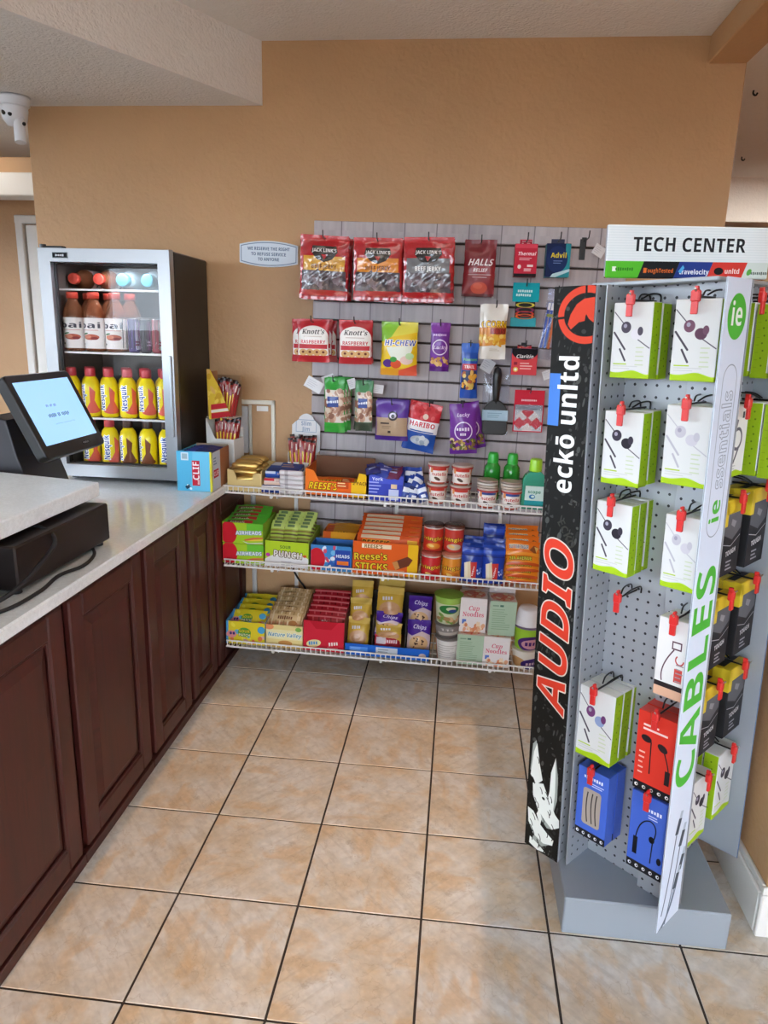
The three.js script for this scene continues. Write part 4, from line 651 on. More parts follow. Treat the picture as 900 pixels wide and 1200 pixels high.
{ // white, blue and coral cartons and a stack of white tipped packs
  const y = deck('top', -0.05);
  const art = (a, b, c) => canvasTex(192, 64, (x, w, h) => { fill(x, a, 0, 0, w, h); fill(x, b, 0, 40, w, 24); fill(x, c, 0, 0, 60, 24); bars(x, '#c9a9a0', 70, 14, 90, 2, 12, 6); });
  [[0.028, '#e6e4e6', '#2c3f8c', '#d9d5d6', 'flat white sweet carton with navy edge, lowest of its stack'], [0.026, '#ead8ce', '#e9c9b4', '#d83a4a', 'flat cream and coral sweet carton, middle of its stack'], [0.026, '#2f5bb8', '#27489c', '#c9d4ea', 'flat blue sweet carton, topmost of its stack']].reduce((yy, [h, a, b, c, l], i) => { single('sweet_carton', l, 'box', cb(0.13, h, 0.2, 0.002), paper(art(a, b, c)), [-0.048 + i * 0.003, yy + h / 2 + 0.001, 0.225 - i * 0.01], [0, rr(-0.05, 0.1), TILT], 'flat sweet cartons'); return yy + h + 0.001; }, y);
  const tip = gloss(canvasTex(128, 48, (x, w, h) => { fill(x, '#dcd9dc', 0, 0, w, h); fill(x, '#d83a3f', 90, 0, 38, h); fill(x, '#b9b5ba', 0, 30, 90, 6); }));
  for (let i = 0; i < 5; i++) single('wrapped_roll', 'white roll pack with red tip beside the orange peanut butter box', 'sweets', lathe([[0, -0.048], [0.008, -0.046], [0.01, -0.04], [0.01, 0.04], [0.008, 0.046], [0, 0.048]], 12).rotateZ(-Math.PI / 2), tip, [0.01, deck('top', 0.01) + 0.011 + i * 0.0185, 0.325 - (i % 2) * 0.006], [0, rr(-0.06, 0.06), TILT], 'white roll packs');
}
const stickArt = canvasTex(64, 256, (x, w, h) => { fill(x, '#8f2420', 0, 0, w, h); fill(x, '#e6c13a', 8, 90, 20, 160); fill(x, '#d8c8b8', 38, 30, 12, 44); fill(x, '#241414', 0, 0, w, 18); fill(x, '#b4302a', 34, 110, 24, 140); });
const stickMat = gloss(stickArt);
const stickG = bag(0.02, 0.15, 0.011, { top: 0.08, bot: 0.05, nx: 4, ny: 8 });
{
  const y = deck('top', 0.005), t = thing('meat_stick_display', 'white stand up carton of meat sticks against the wall', 'display box', [0.005, y, 0.12], null, RZ);
  const s = new THREE.Shape(); s.moveTo(-0.06, 0); s.lineTo(0.06, 0); s.lineTo(0.06, 0.235); s.lineTo(0.045, 0.25); s.quadraticCurveTo(0.03, 0.258, 0.03, 0.268); s.quadraticCurveTo(0, 0.3, -0.03, 0.268); s.quadraticCurveTo(-0.03, 0.258, -0.045, 0.25); s.lineTo(-0.06, 0.235); s.closePath();
  const g = new THREE.ExtrudeGeometry(s, { depth: 0.002, bevelEnabled: false }); const uv = g.attributes.uv; for (let i = 0; i < uv.count; i++) uv.setXY(i, uv.getX(i) / 0.12 + 0.5, uv.getY(i) / 0.29);
  mesh('back_board', g, paper(canvasTex(160, 352, (x, w, h) => { fill(x, '#e2e0e2', 0, 0, w, h); x.strokeStyle = '#a9b4c6'; x.lineWidth = 4; x.strokeRect(24, 40, 112, 60); txt(x, 'Slim', 80, 58, 28, '#8d9cb4'); txt(x, 'Jim', 80, 86, 28, '#8d9cb4'); })), t, [0, 0, -0.07]);
  mesh('front_panel', cb(0.118, 0.09, 0.002, 0.0005), M.cardWhite, t, [0, 0.045, 0.0]); mesh('side_panel', cb(0.002, 0.13, 0.068, 0.0005), M.cardWhite, t, [-0.059, 0.065, -0.034]); mesh('side_panel', cb(0.002, 0.13, 0.068, 0.0005), M.cardWhite, t, [0.059, 0.065, -0.034]);
  for (let i = 0; i < 12; i++) single('meat_stick', 'red wrapped meat stick leaning in the white stand up carton', 'meat stick', stickG, stickMat, [-0.045 + (i % 6) * 0.019, y + 0.19 + rr(-0.01, 0.012), 0.105 - Math.floor(i / 6) * 0.03], [-0.1, rr(-0.5, 0.5), 0.14 - (i % 6) * 0.05 + rr(-0.05, 0.05)], 'meat sticks in the white carton');
}
const reeseArt = canvasTex(512, 224, (x, w, h) => { fill(x, '#e8661c', 0, 0, w, h); fill(x, '#e9b81c', 372, 0, 140, h); poly(x, '#f07a26', [[0, 0], [130, 0], [80, 224], [0, 224]]); txt(x, "REESE'S", 140, 138, 76, '#f3d21c', { italic: 1, stroke: '#5a2410', lw: 8, sx: 0.85 }); fill(x, '#c94a14', 250, 60, 100, 90); bars(x, '#f3d9a0', 262, 80, 70, 3, 22, 9); txt(x, '2 PACK', 442, 100, 36, '#6a3412'); fill(x, '#3a1a10', 0, 212, w, 12); });
{
  const x = 0.187, y = deck('top', x), t = thing('peanut_butter_cup_box', 'long orange and yellow peanut butter cup tray with brown inside', 'box', [x, y + 0.001, 0.325], null, RZ), om = plain(0xd2611c, 0.55);
  const s = new THREE.Shape([[-0.124, 0], [0.124, 0], [0.124, 0.095], [0.085, 0.1], [0.075, 0.062], [-0.07, 0.062], [-0.09, 0.1], [-0.124, 0.108]].map((a) => new THREE.Vector2(...a)));
  const g = new THREE.ExtrudeGeometry(s, { depth: 0.003, bevelEnabled: false }); const uv = g.attributes.uv; for (let i = 0; i < uv.count; i++) uv.setXY(i, uv.getX(i) / 0.248 + 0.5, uv.getY(i) / 0.108);
  mesh('front_panel', g, paper(reeseArt), t, [0, 0, -0.003]);
  mesh('side_panel', cb(0.003, 0.105, 0.2, 0.001), om, t, [-0.1225, 0.0525, -0.103]); mesh('side_panel', cb(0.003, 0.105, 0.2, 0.001), om, t, [0.1225, 0.0525, -0.103]);
  mesh('back_panel', cb(0.245, 0.125, 0.003, 0.001), plain(0x6b4630, 0.8), t, [0, 0.0625, -0.203]); mesh('bottom_panel', cb(0.24, 0.003, 0.2, 0.001), plain(0x6b4630, 0.8), t, [0, 0.0016, -0.102]);
  bars3('peanut_butter_cup_pack', 'orange peanut butter cup pack lying in the long tray', 'sweets', x, y + 0.018, 0.305, 0.22, 0.05, 0.03, reeseArt, 2, 0.085, 0, -0.9, 'peanut butter cup packs');
}
{
  const x = 0.372, blueArt = canvasTex(224, 176, (c, w, h) => { fill(c, '#3a47b4', 0, 0, w, h); fill(c, '#4a58c8', 0, 0, w, 60); bars(c, '#aab4ee', 16, 50, 84, 4, 22, 8); fill(c, '#c9d0ee', 138, 96, 60, 70); fill(c, '#e9c9a0', 150, 60, 36, 30); txt(c, 'York', 68, 30, 30, '#e4e8fa'); });
  tray('mint_box', 'violet blue open box of mint patties', 'top', x, 0.325, 0.142, 0.17, 0.1, 0.105, 0.105, blueArt, 0x3a47b4, {});
  for (let i = 0; i < 7; i++) single('mint_patty', 'dark blue wrapped mint patty in the violet blue box', 'sweets', bag(0.06, 0.05, 0.018, { s: i, nx: 8, ny: 8 }), gloss(canvasTex(64, 64, (c, w, h) => { fill(c, ['#2a2a6a', '#3444a0', '#6a2a4a'][i % 3], 0, 0, w, h); fill(c, '#aab4dd', 16, 22, 30, 10); })), [x - 0.05 + (i % 3) * 0.045, deck('top', x) + 0.118 + rr(0, 0.012), 0.295 - Math.floor(i / 3) * 0.05], [-1.0 + rr(-0.3, 0.3), rr(-0.5, 0.5), rr(-0.3, 0.3)], 'wrapped mint patties');
  const wb = gloss(canvasTex(96, 128, (c, w, h) => { fill(c, '#1f3f94', 0, 0, w, h); fill(c, '#dfe3ee', 0, 30, w, 34); fill(c, '#dfe3ee', 40, 80, 40, 22); fill(c, '#16285e', 0, 104, w, 24); }));
  for (let i = 0; i < 8; i++) single('wrapped_cookie', 'blue and white wrapped cookie in the loose heap beside the mint box', 'sweets', bag(0.042, 0.07, 0.018, { s: i + 2, nx: 8, ny: 8 }), wb, [0.468 + (i % 3) * 0.02, deck('top', 0.48) + 0.072 + Math.floor(i / 3) * 0.024 + rr(-0.004, 0.006), 0.31 - Math.floor(i / 3) * 0.03], [-0.3 + rr(-0.2, 0.2), rr(-0.6, 0.6), rr(-0.5, 0.5)], 'blue and white wrapped cookies');
}
{ // chocolate spread snack cups
  const art = (top) => canvasTex(512, 160, (x, w, h) => { fill(x, '#ece4dc', 0, 0, w, h); for (let k = 0; k < 3; k++) { const o = 15 + k * 166; fill(x, top, o, 0, 150, 40); fill(x, '#d98a4a', o, 0, 24, 60); txt(x, 'nutella', o + 82, 72, 40, '#c22a2c', { sx: 1.0 }); oval(x, '#4a3024', o + 66, 112, 30, 13, 0.4); fill(x, '#b9482e', o, 142, 150, 18); } });
  const mk = (a, l, g) => { const t = thing('spread_cup', l, 'snack cup', [0, -9, 0], g); mesh('cup', lathe([[0, 0], [0.03, 0], [0.0335, 0.003], [0.038, 0.07]], 28), phys({ map: art(a), roughness: 0.3 }), t); mesh('lid', lathe([[0.038, 0.07], [0.0405, 0.07], [0.0405, 0.076], [0.037, 0.0775], [0, 0.0775]], 28), plain(0xb8a79c, 0.3), t); mesh('rim', lathe([[0.0385, 0.062], [0.0412, 0.063], [0.0412, 0.068], [0.0385, 0.069]], 28), plain(0xb43a34, 0.35), t); return t; };
  const A = mk('#cf3a2c', 'red banded chocolate spread cup, lower of a stacked pair', 'red banded spread cups'), B = mk('#2c4a94', 'blue banded chocolate spread cup, lower of a stacked pair', 'blue banded spread cups');
  const seat = (o, x, z, u, first, l) => { const p = [x, deck('top', x) + 0.0785 * u + 0.001, z]; if (first) { o.position.set(...p); o.rotation.z = TILT; } else copyOf(o, p, [0, rr(-0.15, 0.15), TILT], l); };
  [[0.571, 0], [0.661, 1]].forEach(([x, i]) => { seat(A, x, 0.29, 0, !i); seat(A, x + 0.003, 0.29, 1, false, 'red banded chocolate spread cup, upper of a stacked pair'); seat(A, x + 0.003, 0.2, 0, false, 'red banded chocolate spread cup in the second row'); });
  [[0.764, 0], [0.853, 1]].forEach(([x, i]) => { seat(B, x, 0.303, 0, !i); });
  const lidG = lathe([[0, 0], [0.0405, 0], [0.0405, 0.006], [0.037, 0.0075], [0, 0.0075]], 28);
  for (const x of [0.764, 0.853]) for (let k = 0; k < 3; k++) single('cup_lid', 'pale loose lid stacked on a blue banded spread cup', 'lid', lidG, plain([0xcbbdb0, 0xe0d8d0, 0xa89488][k], 0.3), [x, deck('top', x) + 0.0795 + k * 0.0085, 0.30 - k * 0.008], RZ, 'loose cup lids');
}
{ // mouthwash bottles
  const cap = plain(0x2fae3c, 0.3), body = phys({ color: 0x3fc04a, transmission: 0.5, thickness: 0.03, roughness: 0.12 });
  const mk = (x, z, l) => { const t = thing('green_bottle', l, 'bottle', [x, deck('top', x) + 0.001, z], 'green mouthwash bottles', RZ); mesh('bottle', lathe([[0, 0], [0.03, 0], [0.033, 0.006], [0.033, 0.11], [0.031, 0.135], [0.02, 0.15]], 24), body, t); mesh('cap', lathe([[0.0205, 0.146], [0.0215, 0.15], [0.0205, 0.18], [0.018, 0.186], [0.016, 0.19], [0, 0.191]], 20), cap, t); return t; };
  mk(0.782, 0.17, 'plain green mouthwash bottle behind the first blue banded cup'); mk(0.858, 0.17, 'plain green mouthwash bottle behind the second blue banded cup');
  const t = thing('mouthwash_bottle', 'mouthwash bottle with lime cap and teal liquid at the shelf end', 'bottle', [0.937, deck('top', 0.937) + 0.001, 0.285], null, RZ);
  const s = new THREE.Shape(); s.moveTo(-0.038, 0); s.lineTo(0.038, 0); s.quadraticCurveTo(0.042, 0, 0.042, 0.006); s.lineTo(0.042, 0.1); s.quadraticCurveTo(0.04, 0.125, 0.018, 0.14); s.lineTo(-0.018, 0.14); s.quadraticCurveTo(-0.04, 0.125, -0.042, 0.1); s.lineTo(-0.042, 0.006); s.quadraticCurveTo(-0.042, 0, -0.038, 0);
  mesh('bottle', new THREE.ExtrudeGeometry(s, { depth: 0.034, bevelThickness: 0.005, bevelSize: 0.003, bevelSegments: 3 }), phys({ color: 0x5fcfae, transmission: 0.55, thickness: 0.03, roughness: 0.1 }), t, [0, 0.004, -0.017]);
  mesh('label', cb(0.07, 0.075, 0.002, 0.0005), paper(canvasTex(160, 176, (x, w, h) => { fill(x, '#d4e9e2', 0, 0, w, h); fill(x, '#2fa0a8', 0, 130, w, 46); txt(x, 'scope', 78, 52, 40, '#2c8a68', { rot: 0 }); oval(x, '#3c7fb4', 62, 96, 26, 20); oval(x, '#d4e9e2', 68, 94, 15, 11); })), t, [0.002, 0.055, 0.0232]);
  mesh('cap', lathe([[0.017, 0.146], [0.023, 0.146], [0.024, 0.15], [0.0225, 0.188], [0.019, 0.194], [0, 0.195]], 24), plain(0x9fd832, 0.3), t);
}
single('navy_carton', 'navy carton end behind the lime capped mouthwash', 'box', cb(0.05, 0.1, 0.06, 0.002), plain(0x232a66, 0.5), [0.965, deck('top', 0.965) + 0.051, 0.2], RZ);

// ---- middle shelf
{
  const airArt = canvasTex(320, 176, (x, w, h) => { fill(x, '#a9cf2c', 0, 0, w, h); fill(x, '#6fc63a', 190, 0, 130, 60); oval(x, '#cf2030', 52, 88, 66, 96); txt(x, 'AIRHEADS', 206, 82, 42, '#eef2f6', { stroke: '#6f8fb4', lw: 7, rot: -0.06, sx: 0.98 }); poly(x, '#e0784a', [[170, 140], [240, 118], [320, 112], [320, 124], [250, 134], [180, 152]]); poly(x, '#e9d44a', [[180, 152], [250, 134], [320, 128], [320, 140], [250, 148]]); poly(x, '#cfd8d0', [[150, 150], [210, 168], [320, 154], [320, 164], [200, 176]]); });
  const airBar = canvasTex(256, 64, (x, w, h) => { fill(x, '#58c23a', 0, 0, w, h); fill(x, '#7a4a3c', 20, 16, 120, 30); fill(x, '#c83a3a', 130, 12, 60, 36); txt(x, 'Airheads', 90, 32, 24, '#e4ecd8'); });
  const x = -0.19, y = deck('mid', x);
  const low = thing('taffy_box', 'red and lime taffy bar box, lower of the two stacked', 'box', [x, y + 0.001, 0.325], 'stacked taffy boxes', RZ), lm = plain(0x8fb92c, 0.6), fm = paper(airArt);
  mesh('carton', cb(0.168, 0.083, 0.2, 0.0015), [lm, lm, lm, lm, fm, lm], low, [0, 0.0415, -0.1]);
  tray('taffy_box', 'red and lime taffy bar box open on top of its twin', 'mid', x, 0.325, 0.168, 0.2, 0.085, 0.085, 0.085, airArt, 0x8fb92c, { y: y + 0.085, group: 'stacked taffy boxes' });
  bars3('taffy_bar', 'green wrapped taffy bar lying across the top taffy box', 'sweets', x, y + 0.148, 0.32, 0.16, 0.05, 0.014, airBar, 5, 0.036, 0.006, -1.05, 'taffy bars');
  // sour straws
  const x2 = -0.012, y2 = deck('mid', x2), punch = canvasTex(320, 192, (c, w, h) => { fill(c, '#e4e2e4', 0, 0, w, h); c.fillStyle = '#b5d42c'; c.beginPath(); c.moveTo(0, 0); c.lineTo(w, 0); c.lineTo(w, 120); c.quadraticCurveTo(160, 30, 0, 140); c.fill(); txt(c, 'PUNCH', 168, 96, 62, '#e9e4e0', { stroke: '#5a4a3a', lw: 9, rot: 0.06 }); txt(c, 'SOUR', 150, 42, 30, '#3f6a2a'); oval(c, '#b4309a', 24, 106, 16, 14); oval(c, '#cf5a2c', 290, 100, 14, 10); bars(c, '#b9b4c0', 120, 146, 90, 3, 12, 5); });
  tray('sour_straw_box', 'lime and white box of sour straw packs', 'mid', x2, 0.325, 0.178, 0.23, 0.106, 0.12, 0.12, punch, 0x9cb83a, {});
  const straw = canvasTex(96, 192, (c, w, h) => { fill(c, '#a9bf4a', 0, 0, w, h); for (let i = 0; i < 6; i++) fill(c, i % 2 ? '#5c5030' : '#8a7a3c', 0, 40 + i * 22, w, 10); fill(c, '#cfe07c', 0, 0, w, 34); fill(c, '#6f8a5a', 20, 6, 50, 16); });
  for (const dx of [-0.058, 0, 0.058]) bars3('sour_straw_pack', 'olive sour straw pack in the lime box', 'sweets', x2 + dx, y2 + 0.04, 0.29, 0.056, 0.13, 0.014, straw, 5, 0.03, 0.006, -0.5, 'sour straw packs', { where: dx < 0 ? ', cabinet side row' : dx ? ', far row' : ', middle row' });
  // blue taffy bites box and caramel box behind it
  const x3 = 0.167, y3 = deck('mid', x3), bites = canvasTex(320, 192, (c, w, h) => { fill(c, '#3f86c8', 0, 0, w, h); blobs(c, ['#6fb4e0', '#2c5fb0', '#e4eef6', '#d0506a'], 100, 10, 120, 150, 26, 18); fill(c, '#2747a4', 190, 30, 120, 140); txt(c, 'HEADS', 250, 76, 34, '#e9f2fa'); fill(c, '#e0752c', 206, 112, 90, 30); oval(c, '#cc2030', 48, 110, 66, 86); });
  tray('taffy_bite_box', 'blue taffy bites box with red balloon shape', 'mid', x3, 0.325, 0.164, 0.1, 0.104, 0.104, 0.104, bites, 0x2f6fb8, {});
  const w2 = canvasTex(320, 128, (c, w, h) => { fill(c, '#e09a24', 0, 0, w, h); fill(c, '#d95c20', 0, 0, 70, h); txt(c, 7, 180, 62, 54, '#2a1c18', { stroke: '#f0e6d8', lw: 8 }); fill(c, '#b8441c', 0, 108, w, 20); });
  tray('caramel_bar_box', 'orange and yellow caramel bar box behind the blue taffy box', 'mid', 0.187, 0.215, 0.15, 0.12, 0.13, 0.13, 0.13, w2, 0xe08a24, {});
  bars3('caramel_bar', 'orange wrapped caramel bar in the box behind the blue taffy', 'sweets', 0.187, y3 + 0.095, 0.2, 0.14, 0.05, 0.02, w2, 4, 0.026, 0.002, -0.9, 'caramel bars');
  // peanut butter sticks
  const x4 = 0.382, y4 = deck('mid', x4), sticks = canvasTex(512, 256, (c, w, h) => { fill(c, '#e2601c', 0, 0, w, h); fill(c, '#eab81c', 430, 0, 82, h); fill(c, '#f0d8b8', 70, 16, 230, 34); txt(c, "REESE'S", 160, 34, 40, '#7a5a10'); txt(c, "Reese's", 140, 116, 74, '#e6cf2c', { stroke: '#5a2410', lw: 9, rot: -0.05 }); txt(c, 'STICKS', 150, 198, 80, '#e6cf2c', { stroke: '#5a2410', lw: 9 }); poly(c, '#6b3420', [[310, 150], [430, 96], [470, 120], [440, 170], [340, 210]]); poly(c, '#c98a4e', [[310, 150], [350, 136], [372, 190], [340, 210]]); fill(c, '#e49a6a', 250, 210, 160, 40); });
  tray('wafer_stick_box', 'wide orange box of peanut butter wafer sticks', 'mid', x4, 0.325, 0.258, 0.2, 0.132, 0.14, 0.14, sticks, 0xcf5a1c, {});
  const sb = canvasTex(320, 80, (c, w, h) => { fill(c, '#e0571c', 0, 0, w, h); fill(c, '#d8c0a0', 20, 6, 200, 16); txt(c, "REESE'S", 100, 44, 40, '#5a2c10', { stroke: '#e6a02c', lw: 6 }); fill(c, '#5a2a1c', 170, 40, 60, 26); fill(c, '#e8b02c', 260, 20, 50, 40); });
  bars3('wafer_stick_pack', 'orange wafer stick pack leaning up in the wide orange box', 'sweets', x4 + 0.008, y4 + 0.088, 0.302, 0.25, 0.07, 0.022, sb, 6, 0.03, 0.009, -0.45, 'wafer stick packs');
}
{ // small crisp tubs, two stacked pairs
  const art = (a, b) => canvasTex(320, 176, (x, w, h) => { fill(x, a, 0, 0, w, h); for (const o of [-80, 80, 240]) { txt(x, 'Pringles', o + 80, 84, 34, '#f0d430', { stroke: '#7a1418', lw: 6 }); oval(x, b, o + 84, 136, 40, 22); oval(x, '#e8c268', o + 70, 132, 18, 10, 0.4); } });
  const mk = (x, y, z, a, b, l, lid = 0xc9c2c0) => { const t = thing('crisp_tub', l, 'crisp tub', [x, y + 0.001, z], 'small crisp tubs', RZ); mesh('tub', lathe([[0, 0], [0.0365, 0], [0.0385, 0.003], [0.0385, 0.098]], 28), phys({ map: art(a, b), roughness: 0.35 }), t); mesh('rim', lathe([[0.0385, 0.09], [0.0398, 0.093], [0.0398, 0.1], [0.0385, 0.101]], 28), plain(0xd8cfc8, 0.3, { metalness: 0.3 }), t); mesh('lid', lathe([[0.0402, 0.096], [0.0405, 0.103], [0.037, 0.1065], [0, 0.1065]], 28), phys({ color: lid, roughness: 0.25 }), t); };
  const y = deck('mid', 0.6);
  mk(0.561, y, 0.3, '#c8232c', '#b01820', 'red crisp tub on the shelf, lower of its stack', 0xb05a50); mk(0.643, y, 0.3, '#e0902c', '#c9701c', 'orange crisp tub on the shelf beside the red one', 0xc98a70);
  mk(0.566, y + 0.107, 0.27, '#cc3426', '#e08a2c', 'red and orange crisp tub, upper of its stack', 0x5a3a34); mk(0.646, y + 0.107, 0.27, '#c93a30', '#cdbfa8', 'red crisp tub with beige top stacked on the orange one', 0x6a4038);
  mk(0.562, y, 0.215, '#c8232c', '#b01820', 'red crisp tub standing behind the lower red one', 0xb05a50); mk(0.643, y, 0.215, '#c8232c', '#b01820', 'red crisp tub standing behind the orange one', 0xb05a50);
}
{ // blue wafer bags, orange bars
  const art = canvasTex(192, 288, (x, w, h) => { fill(x, '#1c3a9c', 0, 0, w, h); fill(x, '#2c52c0', 0, 20, w, 26); fill(x, '#16297a', 0, 60, w, 12); poly(x, '#e0cfae', [[26, 130], [80, 110], [100, 250], [40, 262]]); poly(x, '#e9dfc8', [[26, 130], [54, 120], [70, 258], [40, 262]]); poly(x, '#cf3a34', [[80, 120], [140, 116], [140, 250], [100, 256]]); txt(x, 7, 112, 190, 24, '#f2e2e0', { rot: -1.4 }); blobs(x, ['#5a7ad0', '#d0d8ee'], 146, 160, 36, 60, 8, 10); });
  for (const [x, n, l] of [[0.724, 4, 'blue wafer biscuit bag in the shorter upright row'], [0.806, 5, 'blue wafer biscuit bag in the taller upright row']]) for (let i = 0; i < n; i++) {
    const h = 0.14 + (i > 2 && n === 5 ? 0.03 : 0), m = single('wafer_bag', l + ', ' + ['first', 'second', 'third', 'fourth', 'fifth'][i] + ' from the shelf edge', 'snack bag', bag(0.084, h, 0.026, { s: i + x * 9, top: 0.12 }), gloss(art), [x, deck('mid', x) + h + 0.002 + (n === 5 ? 0.012 * Math.min(i, 3) : 0.006 * i), 0.318 - i * 0.032], [-0.06, 0, TILT + rr(-0.02, 0.02)], 'blue wafer biscuit bags');
  }
  const bar = canvasTex(256, 80, (x, w, h) => { fill(x, '#e8751c', 0, 0, w, h); txt(x, 'BUTTERFINGER', 96, 36, 26, '#3a5a9c', { stroke: '#f0d8a0', lw: 5, sx: 0.8 }); poly(x, '#8a4a20', [[180, 50], [210, 24], [250, 34], [230, 66]]); poly(x, '#e0b060', [[216, 30], [250, 34], [236, 60]]); fill(x, '#f0982c', 0, 62, w, 18); });
  const bar2 = canvasTex(256, 80, (x, w, h) => { fill(x, '#e88a1c', 0, 0, w, h); txt(x, '5th AVENUE', 110, 38, 34, '#d8e04a', { stroke: '#7a3a14', lw: 6, sx: 0.9 }); fill(x, '#c9501c', 0, 64, w, 16); });
  for (let i = 0; i < 4; i++) for (let j = 0; j < 4; j++) single('chocolate_bar', 'yellow printed orange chocolate bar, ' + ['bottom', 'second', 'third', 'top'][i] + ' layer, ' + ['first', 'second', 'third', 'fourth'][j] + ' from the front', 'sweets', bag(0.125, 0.046, 0.03, { s: i + j, nx: 8, ny: 8, top: 0.06 }), gloss(bar2), [0.914, deck('mid', 0.914) + 0.05 + i * 0.025, 0.313 - j * 0.045], [-0.75, rr(-0.04, 0.04), TILT + rr(-0.02, 0.02)], 'low stack of chocolate bars');
  for (let i = 0; i < 4; i++) single('chocolate_bar', 'orange chocolate bar with blue print above the low stack, ' + ['first', 'second', 'third', 'fourth'][i] + ' from the front', 'sweets', bag(0.128, 0.06, 0.026, { s: i * 3, nx: 8, ny: 8, top: 0.06 }), gloss(bar), [0.914, deck('mid', 0.914) + 0.175 + i * 0.012, 0.295 - i * 0.034], [-0.5, rr(-0.04, 0.04), TILT + rr(-0.03, 0.03)], 'upper chocolate bars');
}
// ---- lowest shelf
{
  const sour = canvasTex(320, 192, (x, w, h) => { fill(x, '#dcc92c', 0, 0, w, h); fill(x, '#4a9ad0', 0, 0, 20, h); blobs(x, ['#e8d94a', '#d8a8a0', '#6ab4d0', '#e07a4a'], 10, 20, 300, 150, 16, 20); oval(x, '#4a9a3a', 150, 90, 52, 40); txt(x, 'SOUR', 150, 80, 34, '#e4d42c', { stroke: '#2a5a20', lw: 5 }); txt(x, 'PATCH', 150, 112, 30, '#e8e0c0', { stroke: '#2a5a20', lw: 5 }); oval(x, '#d98a94', 46, 110, 40, 30); oval(x, '#3a2a6a', 40, 104, 10, 12); oval(x, '#3a2a6a', 64, 104, 10, 12); oval(x, '#4aa0d0', 286, 60, 30, 30); });
  tray('sour_sweet_box', 'yellow and blue sour sweets box at the shelf end', 'low', -0.187, 0.325, 0.166, 0.24, 0.1, 0.11, 0.11, sour, 0x3f8fc4, { backMat: plain(0xc9c7c9, 0.6) });
  bars3('sour_sweet_bag', 'yellow sour sweets bag lying in the yellow and blue box', 'sweets', -0.187, deck('low', -0.19) + 0.06, 0.305, 0.15, 0.09, 0.02, sour, 4, 0.055, 0.003, -0.85, 'sour sweets bags');
  const nab = canvasTex(320, 192, (x, w, h) => { fill(x, '#e2cf8c', 0, 0, w, h); fill(x, '#e6dca8', 0, 40, w, 80); txt(x, 'Nature Valley', 160, 82, 46, '#4f8fb0', { stroke: '#f4efdc', lw: 7, sx: 0.95, italic: 1 }); oval(x, '#c98f4e', 170, 150, 60, 22); oval(x, '#d98a5a', 30, 20, 40, 24); oval(x, '#7aa84a', 280, 30, 26, 18); fill(x, '#c9a95c', 0, 176, w, 16); });
  tray('granola_box', 'cream box of granola bars with blue lettering', 'low', -0.025, 0.325, 0.155, 0.22, 0.1, 0.12, 0.12, nab, 0xd8c48c, {});
  const nb = canvasTex(256, 96, (x, w, h) => { fill(x, '#cba877', 0, 0, w, h); fill(x, '#e0c49a', 0, 20, w, 26); fill(x, '#c98a62', 0, 60, w, 14); for (let i = 0; i < 9; i++) poly(x, i % 2 ? '#e6d0ac' : '#b08a5a', [[i * 30, 0], [i * 30 + 12, 0], [i * 30 + 4, 96], [i * 30 - 6, 96]]); fill(x, '#d8b98a', 40, 18, 176, 34); txt(x, 7, 128, 36, 32, '#7a4a2a'); oval(x, '#b5773c', 190, 62, 30, 14); });
  bars3('granola_bar', 'tan wrapped granola bar leaning in the cream box', 'sweets', -0.025, deck('low', -0.02) + 0.072, 0.3, 0.146, 0.075, 0.022, nb, 6, 0.035, 0.008, -0.6, 'granola bars', { mat: phys({ map: nb, roughness: 0.3, metalness: 0.25 }) });
  const red = canvasTex(352, 224, (x, w, h) => { fill(x, '#b8182a', 0, 0, w, h); poly(x, '#c92438', [[0, 0], [50, 0], [110, 60], [240, 60], [300, 0], [352, 0], [352, 224], [0, 224]]); oval(x, '#e0d49a', 92, 168, 62, 28, -0.15); txt(x, 4, 90, 166, 40, '#4a8ac0', { stroke: '#f2ead0', lw: 6, rot: -0.1 }); txt(x, 4, 262, 162, 42, '#e8d8d4', { stroke: '#7a0e1c', lw: 5, rot: -0.15 }); bars(x, '#e0a0a0', 210, 190, 100, 2, 12, 5); });
  tray('cracker_box', 'red box of wrapped crackers with scooped front', 'low', 0.139, 0.325, 0.17, 0.24, 0.132, 0.15, 0.15, red, 0x8d5a3c, { sideMat: plain(0x7b3a30, 0.7) });
  const rb = canvasTex(256, 80, (x, w, h) => { fill(x, '#b4202e', 0, 0, w, h); fill(x, '#d06a70', 0, 8, w, 8); for (let i = 0; i < 7; i++) poly(x, i % 2 ? '#cf4a54' : '#8a1420', [[i * 40, 16], [i * 40 + 9, 16], [i * 40 + 20, 66], [i * 40 + 6, 66]]); txt(x, 'Ritz', 128, 44, 34, '#d8c4c8', { italic: 1 }); fill(x, '#8f1420', 0, 66, w, 14); });
  bars3('cracker_pack', 'red wrapped cracker pack leaning in the red box', 'sweets', 0.139, deck('low', 0.13) + 0.085, 0.305, 0.16, 0.065, 0.024, rb, 6, 0.035, 0.009, -0.6, 'cracker packs');
  // blue tray with cookie bags
  const bt = canvasTex(512, 96, (x, w, h) => { fill(x, '#1c5fbe', 0, 0, w, h); fill(x, '#4a86d8', 30, 24, 110, 40); bars(x, '#7aa8e4', 36, 30, 90, 3, 12, 6); fill(x, '#c4ccd6', 190, 14, 130, 60); bars(x, '#8f98a4', 204, 28, 90, 2, 18, 8); oval(x, '#d8c0b8', 470, 56, 22, 20); });
  tray('cookie_tray', 'long blue cardboard tray holding cookie bags', 'low', 0.4, 0.33, 0.345, 0.24, 0.05, 0.06, 0.2, bt, 0x5a4636, { cat: 'tray', sideMat: plain(0x2a2622, 0.7) });
